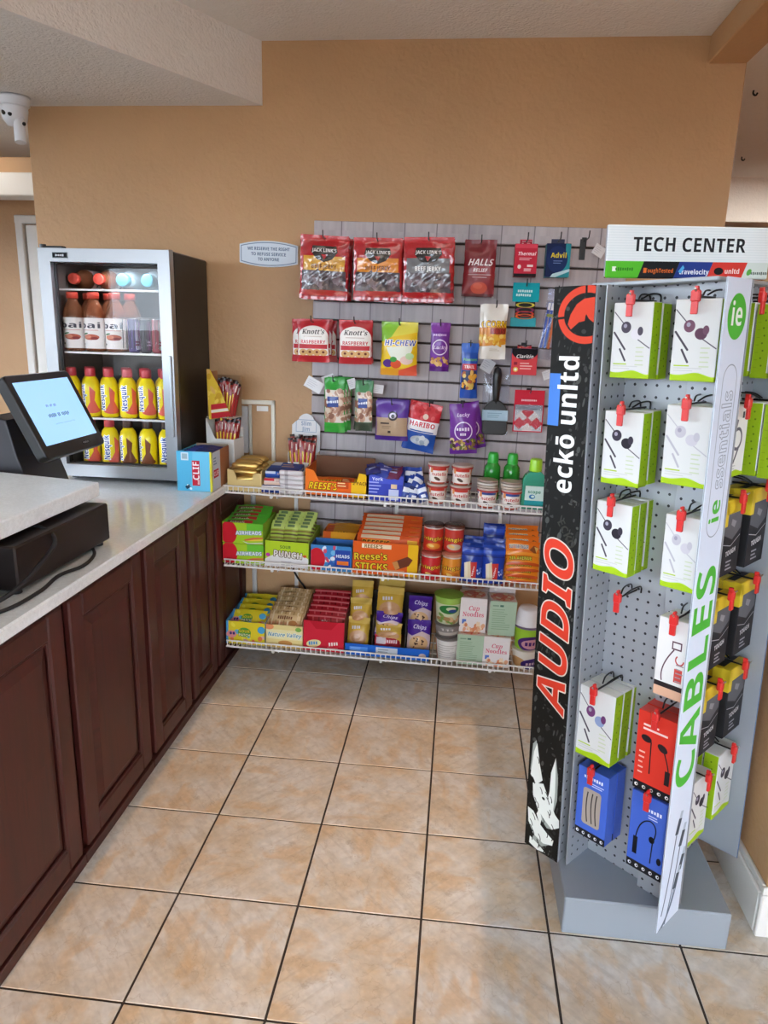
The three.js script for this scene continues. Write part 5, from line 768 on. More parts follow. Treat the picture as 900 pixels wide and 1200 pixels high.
  for (const dx of [-0.06, 0.075]) single('tray_divider', 'dark upright divider inside the blue cookie tray', 'divider', cb(0.003, 0.16, 0.21, 0.001), plain(0x2a2622, 0.7), [0.398 + dx, deck('low', 0.4) + 0.084, 0.21], RZ, 'tray dividers');
  const tan = canvasTex(192, 256, (x, w, h) => { fill(x, '#c9a23c', 0, 0, w, h); fill(x, '#d8b65c', 0, 0, w, 50); txt(x, 4, 80, 82, 40, '#d8d4e0', { italic: 1, rot: -0.1 }); oval(x, '#c49468', 100, 160, 80, 56); oval(x, '#b58258', 80, 170, 40, 26); fill(x, '#d0aa4a', 0, 220, w, 36); });
  const pur = canvasTex(192, 256, (x, w, h) => { fill(x, '#d0b8bc', 0, 0, w, h); poly(x, '#4a2490', [[0, 0], [w, 0], [w, 110], [120, 84], [40, 120], [0, 100]]); txt(x, 'Chips', 100, 54, 42, '#d8d0ea', { italic: 1, rot: 0.1 }); oval(x, '#d4aa7c', 96, 172, 76, 54); blobs(x, ['#4a2a1c'], 46, 136, 100, 70, 12, 8); poly(x, '#4a2490', [[0, 226], [w, 236], [w, 256], [0, 256]]); });
  const rbw = canvasTex(192, 96, (x, w, h) => { fill(x, '#b8283c', 0, 0, w, h); fill(x, '#d8c8d0', 10, 14, 70, 36); txt(x, 6, 120, 34, 32, '#e4d4da'); fill(x, '#8a1c30', 0, 70, w, 26); });
  const y = (x) => deck('low', x) + 0.01;
  const col = (x, list, w) => list.forEach(([art, h, up, z, name, l, g]) => single(name, l, 'snack bag', bag(w, h, 0.04, { s: up * 40 + x * 7, wr: 0.25, top: 0.09 }), gloss(art), [x, y(x) + up + h * 0.94, z - 0.015 - h * 0.343], [-0.35, rr(-0.1, 0.1), TILT + rr(-0.03, 0.03)], g));
  col(0.277, [[tan, 0.13, 0.0, 0.305, 'cookie_bag', 'golden cookie bag low in the first tray bay', 'golden cookie bags'], [tan, 0.13, 0.07, 0.265, 'cookie_bag', 'golden cookie bag above another in the first tray bay', 'golden cookie bags'], [tan, 0.14, 0.12, 0.22, 'cookie_bag', 'golden cookie bag at the back of the first tray bay', 'golden cookie bags']], 0.09);
  col(0.4, [[rbw, 0.07, 0.0, 0.312, 'cracker_bag', 'red and white cracker bag lying low in the middle tray bay', null], [tan, 0.08, 0.035, 0.295, 'cookie_bag', 'thin golden cookie bag above the red cracker bag', null], [pur, 0.1, 0.055, 0.275, 'cookie_bag', 'purple topped cookie bag above the thin golden one', null], [tan, 0.15, 0.1, 0.245, 'cookie_bag', 'golden cookie bag standing over the purple topped one', null], [tan, 0.15, 0.12, 0.2, 'cookie_bag', 'golden cookie bag at the back of the middle tray bay', null]], 0.11);
  col(0.524, [[pur, 0.14, 0.0, 0.305, 'cookie_bag', 'purple chocolate chip cookie bag low in the end tray bay', null], [pur, 0.14, 0.085, 0.255, 'cookie_bag', 'purple chocolate chip cookie bag above its twin in the end tray bay', null]], 0.096);
}
{ // cups, noodle cartons and bowls
  const cup = (x, yy, z, r0, r1, h, art, l, lidC, name = 'noodle_cup', rot = 0) => { const t = thing(name, l, 'noodle cup', [x, yy + 0.001, z], null, [0, rot, TILT]); mesh('cup', lathe([[0, 0], [r0, 0], [r1, h], [r1 - 0.001, h]], 28), paper(art), t); mesh('lid', lathe([[0, h + 0.0015], [r1 + 0.002, h + 0.001], [r1 + 0.0025, h - 0.004], [r1, h - 0.005]], 28), plain(lidC, 0.35), t); };
  const yl = (x) => deck('low', x);
  const white = canvasTex(256, 160, (x, w, h) => { fill(x, '#e0dcd8', 0, 0, w, h); bars(x, '#b9b2ae', 90, 40, 80, 6, 16, 5); fill(x, '#c9542c', 60, 0, 20, h); });
  const green = canvasTex(256, 160, (x, w, h) => { fill(x, '#cfd6b4', 0, 0, w, h); fill(x, '#9cc05a', 0, 0, w, 40); oval(x, '#2f7a3a', 132, 70, 34, 26); oval(x, '#cfd6b4', 138, 66, 16, 12); oval(x, '#2a4a8c', 144, 78, 14, 10); blobs(x, ['#b08a5a', '#7aa04a', '#d9b48a'], 90, 104, 90, 44, 16, 12); });
  const grey = canvasTex(256, 128, (x, w, h) => { fill(x, '#8a8482', 0, 0, w, h); txt(x, '111', 128, 40, 30, '#d6d2ce'); poly(x, '#c9c2ba', [[90, 70], [170, 60], [190, 84], [100, 100]]); fill(x, '#6d6765', 0, 100, w, 28); });
  cup(0.642, yl(0.64), 0.285, 0.038, 0.05, 0.1, white, 'white noodle cup on the shelf beside the blue cookie tray', 0x8a8482);
  cup(0.64, yl(0.64) + 0.103, 0.28, 0.044, 0.051, 0.055, grey, 'grey banded noodle cup between the white and green cups', 0x77716e);
  cup(0.638, yl(0.64) + 0.16, 0.27, 0.044, 0.056, 0.115, green, 'green and cream noodle cup on top of the stack', 0x8fc04a);
  const pinkF = canvasTex(224, 256, (x, w, h) => { fill(x, '#e4dcda', 0, 0, w, h); txt(x, 'Cup', 112, 76, 46, '#d8607a', { font: 'serif', italic: 1 }); txt(x, 'Noodles', 112, 122, 46, '#d8607a', { font: 'serif', sx: 0.95 }); fill(x, '#5a7ac8', 22, 160, 34, 34); blobs(x, ['#e0a884', '#d98a62', '#ead0b0'], 40, 190, 160, 56, 26, 16); });
  const pinkG = canvasTex(224, 256, (x, w, h) => { fill(x, '#a9bfa6', 0, 0, w, h); bars(x, '#8aa489', 24, 60, 160, 10, 16, 5); fill(x, '#7f9a84', 24, 30, 50, 10); fill(x, '#4f7266', 84, 28, 30, 14); });
  const pinkT = canvasTex(192, 192, (x, w, h) => { fill(x, '#e2cfc8', 0, 0, w, h); oval(x, '#dc8c7c', 96, 96, 84, 80); blobs(x, ['#e6b08e', '#e0725c', '#ead8b4'], 30, 30, 130, 130, 26, 18); });
  const f = paper(pinkF), g = paper(pinkG), tp = paper(pinkT), gs = plain(0xdcd0cc, 0.55);
  const box = (x, yy, z, front, h, l, ry = 0) => single('noodle_carton', l, 'noodle carton', cb(0.106, h, 0.1, 0.0015), [gs, gs, tp, gs, front, gs], [x, yy + h / 2 + 0.001, z - 0.05], [0, ry, TILT], 'pink noodle cup cartons');
  box(0.733, yl(0.73), 0.325, g, 0.128, 'pale green noodle carton on the shelf next to the white cup', 0.03); box(0.84, yl(0.84), 0.325, f, 0.128, 'pink lettered noodle carton on the shelf beside the pale green one', -0.03);
  box(0.738, yl(0.73) + 0.13, 0.3, f, 0.145, 'pink lettered noodle carton stacked above a pale green one', 0.04); box(0.852, yl(0.85) + 0.13, 0.31, g, 0.145, 'pale green noodle carton stacked above a pink lettered one', 0.06);
  box(0.73, yl(0.73), 0.215, f, 0.128, 'pink noodle carton in the second row on the shelf'); box(0.845, yl(0.84), 0.215, f, 0.128, 'pink noodle carton in the second row beside the first'); box(0.745, yl(0.73) + 0.13, 0.195, f, 0.145, 'pink noodle carton stacked in the second row'); box(0.855, yl(0.84) + 0.13, 0.195, f, 0.16, 'tall pink noodle carton stacked at the back');
  const pb = canvasTex(320, 128, (x, w, h) => { fill(x, '#9cc83a', 0, 0, w, h); for (const o of [-80, 80, 240]) { oval(x, '#4a2470', o + 100, 90, 64, 46); oval(x, '#d09aa8', o + 104, 92, 50, 30); txt(x, 4, o + 104, 90, 34, '#4a2470'); } });
  const cbw = canvasTex(320, 128, (x, w, h) => { fill(x, '#e0d8cc', 0, 0, w, h); for (const o of [-80, 80, 240]) { oval(x, '#c99a68', o + 40, 80, 40, 34); oval(x, '#3a2470', o + 110, 90, 50, 38); txt(x, 4, o + 112, 90, 30, '#d8b8d0'); } });
  const bowl = (x, yy, z, art, l, h, lid) => { const t = thing('noodle_bowl', l, 'noodle bowl', [x, yy + 0.001, z], null, RZ); mesh('bowl', lathe([[0, 0], [0.044, 0], [0.052, h * 0.9], [0.055, h * 0.92], [0.055, h]], 28), paper(art), t); mesh('lid', lathe([[0, h + 0.003], [0.05, h + 0.003], [0.0555, h]], 28), phys({ color: lid, roughness: 0.25 }), t); };
  bowl(0.955, yl(0.95), 0.28, cbw, 'cream noodle bowl with purple print, lowest of its stack', 0.078, 0xd8d0c4); bowl(0.957, yl(0.95) + 0.083, 0.28, pb, 'lime green noodle bowl with purple print, middle of its stack', 0.09, 0x8a7aa0);
  single('white_bowl', 'white upturned foam bowl crowning the noodle bowl stack', 'bowl', lathe([[0.054, 0], [0.054, 0.006], [0.047, 0.02], [0.04, 0.06], [0.036, 0.068], [0, 0.07]], 28), plain(0xe4e2e4, 0.5), [0.958, yl(0.95) + 0.179, 0.27], RZ);
}
// ---------------------------------------------------------------- at the end of the countertop
{
  const y = 0.79, front = canvasTex(256, 288, (x, w, h) => { fill(x, '#58b4dc', 0, 0, w, h); poly(x, '#6cc0e2', [[120, 0], [w, 0], [w, 288], [100, 288]]); fill(x, '#c22438', 112, 66, 56, 180); txt(x, 'CLIF', 141, 140, 64, '#f2e6e8', { rot: -Math.PI / 2 }); txt(x, 'BAR', 156, 220, 18, '#f2e6e8', { rot: -Math.PI / 2 }); fill(x, '#cfe0ea', 34, 10, 54, 56); fill(x, '#9ab0bc', 42, 18, 38, 38); blobs(x, ['#1c3a54', '#e6f0f4'], 50, 240, 60, 36, 9, 9); fill(x, '#d9d23a', 240, 0, 16, h); });
  const side = canvasTex(256, 192, (x, w, h) => { fill(x, '#c3cede', 0, 0, w, h); fill(x, '#d9d23a', 0, 0, 10, h); fill(x, '#c22438', 24, 90, 70, 40); txt(x, 'CLIF', 60, 110, 30, '#f0e4e6'); bars(x, '#7f93b0', 24, 30, 60, 3, 14, 7); fill(x, '#a8714e', 120, 0, 136, h); });
  const t = thing('energy_bar_box', 'open light blue energy bar box at the countertop end', 'box', [-0.324, y, 0.466]);
  mesh('front_panel', cb(0.134, 0.15, 0.003, 0.0008), paper(front), t, [0, 0.0755, -0.0015]);
  mesh('side_panel', cb(0.003, 0.146, 0.2, 0.0008), [paper(side), M.card, M.card, M.card, M.card, M.card], t, [0.0655, 0.0735, -0.103]);
  mesh('side_panel', cb(0.003, 0.146, 0.2, 0.0008), plain(0x58b4dc, 0.55), t, [-0.0655, 0.0735, -0.103]);
  mesh('back_panel', cb(0.128, 0.15, 0.003, 0.0008), [M.card, M.card, M.card, M.card, plain(0x9a8a78, 0.8), M.card], t, [0, 0.0755, -0.2015]);
  mesh('bottom_panel', cb(0.128, 0.003, 0.196, 0.0008), M.card, t, [0, 0.002, -0.102]);
  const bar = canvasTex(160, 64, (x, w, h) => { fill(x, '#26306e', 0, 0, w, h); fill(x, '#3c4a9c', 10, 10, 60, 20); fill(x, '#1a1e48', 80, 30, 70, 20); });
  for (let r = 0; r < 3; r++) bars3('energy_bar', 'dark blue wrapped energy bar in the ' + ['bottom', 'middle', 'top'][r] + ' layer', 'energy bar', -0.324, y + 0.03 + r * 0.045, 0.452, 0.118, 0.05, 0.02, bar, 4, 0.036, 0.0, -1.0, 'energy bars');
}
{ // two tier meat stick display
  const y = 0.79, t = thing('snack_stick_display', 'two tier carton of meat sticks with yellow slanted front', 'display box', [-0.305, y, 0.15], null, [0, -0.15, 0]);
  const slant = canvasTex(128, 256, (x, w, h) => { fill(x, '#d9b43a', 0, 0, w, h); blobs(x, ['#e6c654', '#c99a2c', '#dcae62'], 0, 0, w, 160, 26, 16); poly(x, '#c22a34', [[20, 178], [128, 160], [128, 186], [20, 204]]); poly(x, '#c22a34', [[20, 222], [128, 204], [128, 232], [20, 250]]); poly(x, '#e6d8cc', [[20, 206], [128, 188], [128, 202], [20, 220]]); });
  const body = plain(0xe2e0dc, 0.6), sp = (p) => new THREE.ExtrudeGeometry(new THREE.Shape(p.map((a) => new THREE.Vector2(...a))), { depth: 0.002, bevelEnabled: false });
  mesh('lower_side', sp([[-0.06, 0], [0.06, 0], [0.06, 0.16], [-0.02, 0.16], [-0.06, 0.24]]), body, t, [0, 0, 0.05]);
  mesh('lower_back', cb(0.12, 0.2, 0.002, 0.0005), body, t, [0, 0.1, -0.04]); mesh('lower_end', cb(0.002, 0.16, 0.09, 0.0005), body, t, [0.06, 0.08, 0.005]); mesh('lower_end', cb(0.002, 0.24, 0.09, 0.0005), body, t, [-0.06, 0.12, 0.005]);
  mesh('shelf_board', cb(0.116, 0.002, 0.086, 0.0005), body, t, [0, 0.245, 0.005]);
  const gs = sp([[-0.045, 0], [0.05, 0.02], [0.005, 0.13], [-0.035, 0.2], [-0.05, 0.2]]); const uv = gs.attributes.uv; for (let i = 0; i < uv.count; i++) uv.setXY(i, (uv.getX(i) + 0.05) / 0.1, uv.getY(i) / 0.2);
  const up = mesh('upper_front', gs, paper(slant), t, [0, 0.235, 0.05]);
  mesh('upper_back', cb(0.11, 0.17, 0.002, 0.0005), plain(0x8d6b4a, 0.8), t, [0, 0.325, -0.04]); mesh('upper_end', cb(0.002, 0.18, 0.088, 0.0005), plain(0xa87a52, 0.8), t, [-0.05, 0.335, 0.005]);
  for (let i = 0; i < 12; i++) { const a = i % 6, r = Math.floor(i / 6); single('snack_stick', 'crimson wrapped meat stick in the lower tier of the slanted carton', 'meat stick', stickG, stickMat, [-0.335 + a * 0.017, y + 0.235 + rr(-0.008, 0.01), 0.165 - r * 0.025], [0, rr(-0.6, 0.6), 0.05 - a * 0.04], 'lower tier meat sticks'); }
  for (let i = 0; i < 12; i++) { const a = i % 6, r = Math.floor(i / 6); single('snack_stick', 'crimson wrapped meat stick in the upper tier of the slanted carton', 'meat stick', stickG, stickMat, [-0.325 + a * 0.015, y + 0.385 + rr(-0.012, 0.02), 0.165 - r * 0.03], [0, rr(-0.6, 0.6), 0.1 - a * 0.06], 'upper tier meat sticks'); }
}
// ---------------------------------------------------------------- revolving accessory display
const KO = V(1.14, 0.1, 1.34), KQ = new THREE.Quaternion().setFromEuler(new THREE.Euler(0, 0, 0.028)).multiply(new THREE.Quaternion().setFromEuler(new THREE.Euler(0, -42 * D2R, 0)));
const kq = (k) => KQ.clone().multiply(new THREE.Quaternion().setFromEuler(new THREE.Euler(0, k * Math.PI / 2, 0)));
const KR = 0.178, KA = -0.2, KB = -0.098, KN = 0.076, KH = 1.4; // strip plane, strip ends, panel plane, height
{
  const t = thing('accessory_display', 'tall grey revolving display stand of boxed earphones and cables', 'display stand', [1.14, 0, 1.34]);
  const put = (name, geo, mat, k, parent = t) => { const m = mesh(name, geo, mat, parent); m.quaternion.copy(kq(k)); m.position.set(0, 0.1, 0); return m; };
  const grey = std({ color: 0x9fa4ab, metalness: 0.3, roughness: 0.45 });
  const perf = pixTex(128, (u, v) => { const d = Math.hypot(((u * 2) % 1) - 0.5, ((v * 2) % 1) - 0.5), e = d < 0.12; return e ? [38, 38, 42] : [163, 166, 172]; });
  const peg = std({ map: scaled(perf, 1 / 0.0508), metalness: 0.3, roughness: 0.45 });
  const base = mesh('base', cb(0.381, 0.1, 0.381, 0.003), std({ color: 0x9aa1a9, metalness: 0.25, roughness: 0.45 }), t, [0, 0.0505, 0]);
  mesh('spindle', new THREE.CylinderGeometry(0.03, 0.03, 1.4, 16), grey, t, [-0.02, 0.8, 0], [0, 0, 0.028]);
  // graphic strips
  const W = 150, H = 2046;
  const black = canvasTex(W, H, (x) => {
    fill(x, '#171614', 0, 0, W, H); for (let i = 0; i < 420; i++) oval(x, ['#3a3a38', '#2a2a29', '#4a4a47'][i % 3], W * hash(i, 1, 8), H * hash(i, 2, 8), 2 + 7 * hash(i, 3, 8) ** 2, 3 + 12 * hash(i, 4, 8) ** 2, 0.2);
    x.save(); x.strokeStyle = '#d8442c'; x.lineWidth = 22; x.beginPath(); x.ellipse(122, 88, 90, 76, 0, 0, 7); x.stroke(); x.strokeStyle = '#171614'; x.lineWidth = 7; for (const a of [1.62, 3.25]) { x.beginPath(); x.moveTo(122 + 64 * Math.cos(-a), 88 + 56 * Math.sin(-a)); x.lineTo(122 + 106 * Math.cos(-a), 88 + 92 * Math.sin(-a)); x.stroke(); }
    poly(x, '#d8442c', [[58, 116], [66, 86], [86, 56], [112, 40], [150, 36], [150, 112], [132, 100], [122, 86], [118, 106], [98, 110], [70, 132]]); poly(x, '#171614', [[70, 132], [98, 110], [118, 108], [120, 88], [128, 110], [150, 122], [150, 130], [100, 128]]); x.restore();
    fill(x, '#4a80d4', 0, 268, 44, 168);
    txt(x, 'eckō unltd', 74, 432, 98, '#f2f0ee', { rot: -Math.PI / 2, sx: 0.9 });
    txt(x, 'ECKO', 100, 790, 40, '#35352f', { rot: 1.0 });
    txt(x, 'AUDIO', 78, 1140, 160, '#d23c28', { rot: -Math.PI / 2, stroke: '#d9c9bc', lw: 8, italic: 1, sx: 1.22 });
    // white horned animal drawing
    const L = '#e4e7e1', S = '#9da39c';
    poly(x, S, [[16, 1610], [30, 1590], [52, 1690], [40, 1760], [10, 1720]]); poly(x, L, [[22, 1640], [34, 1600], [50, 1680], [66, 1740], [40, 1770], [12, 1740]]);
    poly(x, L, [[84, 1850], [98, 1770], [100, 1690], [116, 1622], [130, 1700], [132, 1790], [118, 1856]]); poly(x, S, [[116, 1622], [130, 1700], [132, 1790], [118, 1856], [122, 1760]]);
    poly(x, L, [[24, 1770], [70, 1752], [96, 1800], [128, 1852], [146, 1866], [148, 1896], [118, 1920], [84, 1898], [52, 1868], [28, 1820]]); poly(x, S, [[52, 1868], [84, 1898], [118, 1920], [96, 1926], [56, 1894]]); oval(x, '#171614', 74, 1812, 7, 5, 0.5);
    poly(x, L, [[8, 1880], [34, 1886], [66, 1926], [96, 1946], [128, 1962], [124, 1986], [84, 2000], [40, 1984], [14, 1940]]); poly(x, S, [[40, 1984], [84, 2000], [110, 1992], [78, 2016], [36, 2004]]); poly(x, L, [[60, 1860], [72, 1900], [66, 1934], [48, 1890]]);
    poly(x, L, [[24, 2000], [64, 2014], [96, 2034], [60, 2042], [22, 2030]]);
    x.strokeStyle = '#23231f'; x.lineWidth = 3; for (let i = 0; i < 30; i++) { const a = 16 + 110 * hash(i, 5, 6), b = 1650 + 370 * hash(i, 6, 6); x.beginPath(); x.moveTo(a, b); x.quadraticCurveTo(a + 10, b + 8, a + 16 * hash(i, 7, 6), b + 24); x.stroke(); }
  });
  const white = canvasTex(W, H, (x) => {
    fill(x, '#d3dcec', 0, 0, W, H); oval(x, '#4eb23c', 76, 100, 56, 60); txt(x, 'ie', 76, 94, 84, '#eef4ee');
    x.strokeStyle = '#8d97a4'; x.lineWidth = 3; x.beginPath(); x.roundRect(34, 226, 86, 486, 43); x.stroke();
    txt(x, 'ie', 78, 638, 84, '#4eb23c', { rot: -Math.PI / 2 }); x.save(); x.translate(78, 434); x.rotate(-Math.PI / 2); x.font = 'bold 80px sans-serif'; x.textAlign = 'center'; x.textBaseline = 'middle'; x.scale(0.82, 1); x.strokeStyle = '#8d97a4'; x.lineWidth = 3; x.strokeText('ssentials', 0, 0); x.restore();
    txt(x, 'CABLES', 76, 1168, 166, '#4eb23c', { rot: -Math.PI / 2, sx: 1.26 });
    x.lineWidth = 7; x.strokeStyle = '#5d6a7c'; [[70, 1700, 20, 1990], [104, 1760, 50, 2040], [120, 1860, 30, 2046], [96, 1920, 10, 2046]].forEach(([a, b, c, d]) => { x.beginPath(); x.moveTo(a, b); x.quadraticCurveTo(a - 20, (b + d) / 2 + 40, c, d); x.stroke(); x.save(); x.translate(a, b); x.rotate(0.3); fill(x, '#3d4652', -11, -50, 22, 56); fill(x, '#a9b6c6', -9, -76, 18, 26); x.restore(); });
  });
  const strips = [['graphic_strip', black, 'black strip lettered in white and red'], ['graphic_strip', white, 'white strip with green lettering'], ['graphic_strip', null], ['graphic_strip', null]];
  for (let k = 0; k < 4; k++) {
    const art = strips[k][1], fm = art ? paper(art) : plain(0x2a5f9c, 0.5);
    const s = put('graphic_strip', cb(KB - KA, KH, 0.004, 0.001).clone().translate((KA + KB) / 2, KH / 2, KR), [grey, grey, grey, grey, fm, grey], k); if (strips[k][2]) s.userData.label = strips[k][2];
    put('side_panel', at(cb(0.003, KH, KR - KN - 0.002, 0.0008, true), KB, KH / 2, (KR + KN) / 2 - 0.001), peg, k);
    put('peg_panel', at(cb(KR - KB - 0.006, KH, 0.003, 0.0008, true), (KR + KB) / 2 - 0.001, KH / 2, KN), peg, k);
    // little hooks punched through the side panel
    const hk = []; for (const y of [0.16, 0.36, 0.58, 0.8, 1.02, 1.24]) for (const z of [0.11, 0.13]) hk.push(at(cb(0.006, 0.016, 0.003, 0.001), KB + 0.004, y + 0.03, z));
    put('hook_ends', join(hk), M.chrome, k).userData.kind = 'stuff';
  }
  // header board
  const head = canvasTex(1024, 290, (x, w, h) => {
    fill(x, '#dfe7ea', 0, 0, w, h); for (let i = 0; i < 26; i++) fill(x, i % 2 ? '#d6e0e4' : '#e4ebee', 0, 6 + i * 7, w, 3);
    txt(x, 'TECH CENTER', 508, 104, 106, '#1d1f24', { sx: 1.03 });
    const c = ['#54b82c', '#17181c', '#233a86', '#d23a30', '#cfdcd8', '#cfdcd8'], e = [0, 208, 430, 640, 860, 1060, 1200];
    c.forEach((q, i) => poly(x, q, [[e[i] + (i ? 24 : 0), 196], [e[i + 1] + 24, 196], [e[i + 1] - 10, h], [e[i] - (i ? 10 : 0), h]]));
    fill(x, '#e8f2e0', 40, 226, 24, 26); txt(x, 8, 116, 240, 28, '#2f7a1c'); txt(x, 'ToughTested', 330, 246, 32, '#e0702c', { sx: 0.9 }); fill(x, '#e0702c', 232, 232, 18, 28); txt(x, 'travelocity', 548, 252, 38, '#e4eaf6', { sx: 0.95 }); poly(x, '#4aa0d8', [[448, 250], [476, 214], [486, 230], [466, 262]]); txt(x, 'unltd', 790, 246, 38, '#f4dcd8'); oval(x, '#17181c', 704, 246, 30, 20); oval(x, '#5aa84a', 900, 250, 14, 20, 0.6); txt(x, 9, 970, 256, 26, '#5a6a64');
  });
  const hd = mesh('header_board', cb(0.37, 0.104, 0.01, 0.003), [grey, grey, grey, grey, paper(head), paper(head)], t, [-0.037, 1.566, 0.0], [0, 15 * D2R, 0.028]);
  mesh('top_plate', cb(0.27, 0.008, 0.27, 0.002), grey, t, [-0.041, 1.502, 0], KE(0));
  function KE() { const e = new THREE.Euler().setFromQuaternion(kq(0)); return [e.x, e.y, e.z]; }
}
// a pack on the display: face k, sideways t, bottom height y, out n
const earArt = (c1, c2, o = {}) => canvasTex(176, 320, (x, w, h) => {
  fill(x, '#d2d2d0', 0, 0, w, h); x.strokeStyle = o.wire || '#55505a'; x.lineWidth = 4; x.lineCap = 'round';
  for (const [a, b, c, d] of [[6, 40, 50, 88], [110, 150, 170, 190]]) { x.beginPath(); x.moveTo(a, b); x.lineTo(c, d); x.stroke(); }
  x.lineWidth = 8; x.strokeStyle = o.pen || '#4a444e'; for (const [a, b, c, d] of [[10, 126, 62, 196], [40, 196, 66, 244]]) { x.beginPath(); x.moveTo(a, b); x.lineTo(c, d); x.stroke(); }
  oval(x, c1, 62, 104, 22, 24); oval(x, c2, 108, 134, 24, 22, 0.5); oval(x, '#9a94a4', 58, 98, 8, 9); oval(x, c1, 126, 120, 12, 18);
  bars(x, '#bfc8a8', 112, 186, 44, 5, 18, 5); bars(x, '#c2c2c0', 14, 266, 110, 2, 10, 4); fill(x, '#a5c23a', 14, 256, 60, 5);
  wave(x, '#a3c41e', w, h, 292, 12);
});
const lime = canvasTex(96, 320, (x, w, h) => { fill(x, '#94b51c', 0, 0, w, h); for (let i = 0; i < 8; i++) { oval(x, '#5f7a14', 50 + (i % 2) * 8, 40 + i * 32, 5, 4); fill(x, '#84a318', 14, 46 + i * 32, 20, 3); } });
const limeM = paper(lime), whiteM = plain(0xdfe0da, 0.5);
function clipHook(k, tt, y, n, label) {
  const g = thing('display_hook', label, 'hook', [0, 0, 0], 'display hooks with red clips'), q = kq(k);
  g.position.copy(V(tt, y, KN + 0.002).applyQuaternion(q).add(KO)); g.quaternion.copy(q);
  const L = n - KN;
  mesh('prong', join([rod([0, 0, 0], [0, 0, L], 0.0022), tube([[-0.011, -0.004, 0.001], [-0.012, 0.012, 0.006], [-0.01, 0.013, 0.04], [-0.004, 0.004, 0.062]], 0.0019, 14, 5), tube([[0.011, -0.004, 0.001], [0.012, 0.012, 0.006], [0.01, 0.013, 0.04], [0.004, 0.004, 0.062]], 0.0019, 14, 5)]), M.blackWire, g);
  mesh('lock_clip', join([at(cb(0.017, 0.022, 0.012, 0.003), 0, 0.001, L + 0.004), at(cb(0.013, 0.024, 0.006, 0.002), 0, -0.02, L + 0.006), at(cb(0.006, 0.01, 0.01, 0.002), 0, 0.014, L + 0.002)]), M.red, g);
  mesh('tip', rod([0.002, 0.002, L], [0.002, 0.014, L + 0.014], 0.0018), M.chrome, g);
}
const ORD2 = ['front one', 'second', 'third', 'fourth'];
function pack(name, desc, cat, k, tt, y, nf, w, h, d, cnt, front, side, o = {}) {
  const q = kq(k), fm = front.isTexture ? paper(front) : front, top = o.top || whiteM;
  for (let i = 0; i < cnt; i++) {
    const t = thing(name, desc + (cnt > 1 ? ', ' + ORD2[i] : ''), cat, [0, 0, 0], cnt > 1 ? desc : undefined);
    const yy = y + (i ? rr(-0.003, 0.003) : 0), a = i ? rr(-0.05, 0.05) : o.ry || 0;
    t.position.copy(V(tt + (i ? rr(-0.002, 0.003) : 0), yy, nf - i * (d + 0.004)).applyQuaternion(q).add(KO));
    t.quaternion.copy(q).multiply(new THREE.Quaternion().setFromEuler(new THREE.Euler(o.rx || 0, a, o.rz || 0)));
    mesh('carton', cb(w, h, d, 0.0012), [side, side, top, side, fm, o.back || side], t, [0, h / 2, -d / 2]);
    if (o.extra) o.extra(t, w, h, d);
  }
  clipHook(k, tt + (o.hx || 0), y + h + 0.004, nf + 0.008, 'hook with red clip holding the ' + (o.short || desc));
}
const eDark = earArt('#3a3440', '#2a262e'), eMix = earArt('#4a4450', '#d6d2d8'), eMar = earArt('#6d4a5c', '#5c3c4e'), eWhite = earArt('#b9b5be', '#c4c0c8', { wire: '#b4b2b8', pen: '#aeacb4' }), ePur = earArt('#6a3a6a', '#8a9ac0');
pack('earphone_box', 'white and lime earphone box with mixed buds, topmost beside black strip', 'earphones', 0, -0.018, 1.213, 0.165, 0.086, 0.15, 0.034, 2, eMix, limeM, { short: 'topmost box beside the black strip' });
pack('earphone_box', 'white and lime earphone box with maroon buds behind the white strip', 'earphones', 0, 0.114, 1.213, 0.165, 0.088, 0.152, 0.034, 2, eMar, limeM, { short: 'maroon earphone box' });
pack('earphone_box', 'white and lime earphone box with dark buds, second down beside the black strip', 'earphones', 0, -0.02, 0.988, 0.165, 0.088, 0.156, 0.034, 2, eDark, limeM, { short: 'second dark earphone box' });
pack('earphone_box', 'white and lime earphone box with white buds, second down by the white strip', 'earphones', 0, 0.117, 1.008, 0.165, 0.09, 0.158, 0.034, 2, eWhite, limeM, { short: 'second white bud box' });
pack('earphone_box', 'white and lime earphone box with dark buds, third down beside the black strip', 'earphones', 0, -0.026, 0.788, 0.165, 0.086, 0.16, 0.03, 3, eDark, limeM, { short: 'third dark earphone box', ry: -0.04 });
pack('earphone_box', 'white and lime earphone box with white buds, third down by the white strip', 'earphones', 0, 0.129, 0.792, 0.165, 0.076, 0.155, 0.034, 2, eWhite, limeM, { short: 'third white bud box' });
clipHook(0, -0.003, 0.735, 0.155, 'empty hook with red clip between the earphone boxes');
const tall = canvasTex(176, 352, (x, w, h) => { fill(x, '#e2dfdd', 0, 0, w, h); x.strokeStyle = '#5a3c48'; x.lineWidth = 6; x.strokeRect(80, 96, 44, 30); x.beginPath(); x.moveTo(90, 130); x.quadraticCurveTo(20, 220, 40, 280); x.stroke(); x.strokeStyle = '#b83a3a'; x.beginPath(); x.arc(122, 170, 20, 0, 4); x.stroke(); fill(x, '#c94a44', 100, 210, 40, 60); bars(x, '#9a8f94', 106, 190, 40, 5, 18, 5); fill(x, '#2c2426', 0, 286, w, 22); fill(x, '#dcae92', 0, 308, w, 44); });
pack('cable_box', 'tall white box with peach foot and red print by the white strip', 'cable box', 0, 0.136, 0.549, 0.165, 0.074, 0.178, 0.034, 2, tall, plain(0xd9c0b2, 0.5), { short: 'tall white and peach box' });
pack('earphone_box', 'white and lime earphone box with purple buds above the blue box', 'earphones', 0, -0.03, 0.324, 0.17, 0.092, 0.178, 0.034, 3, ePur, limeM, { short: 'purple bud box', rx: -0.03 });
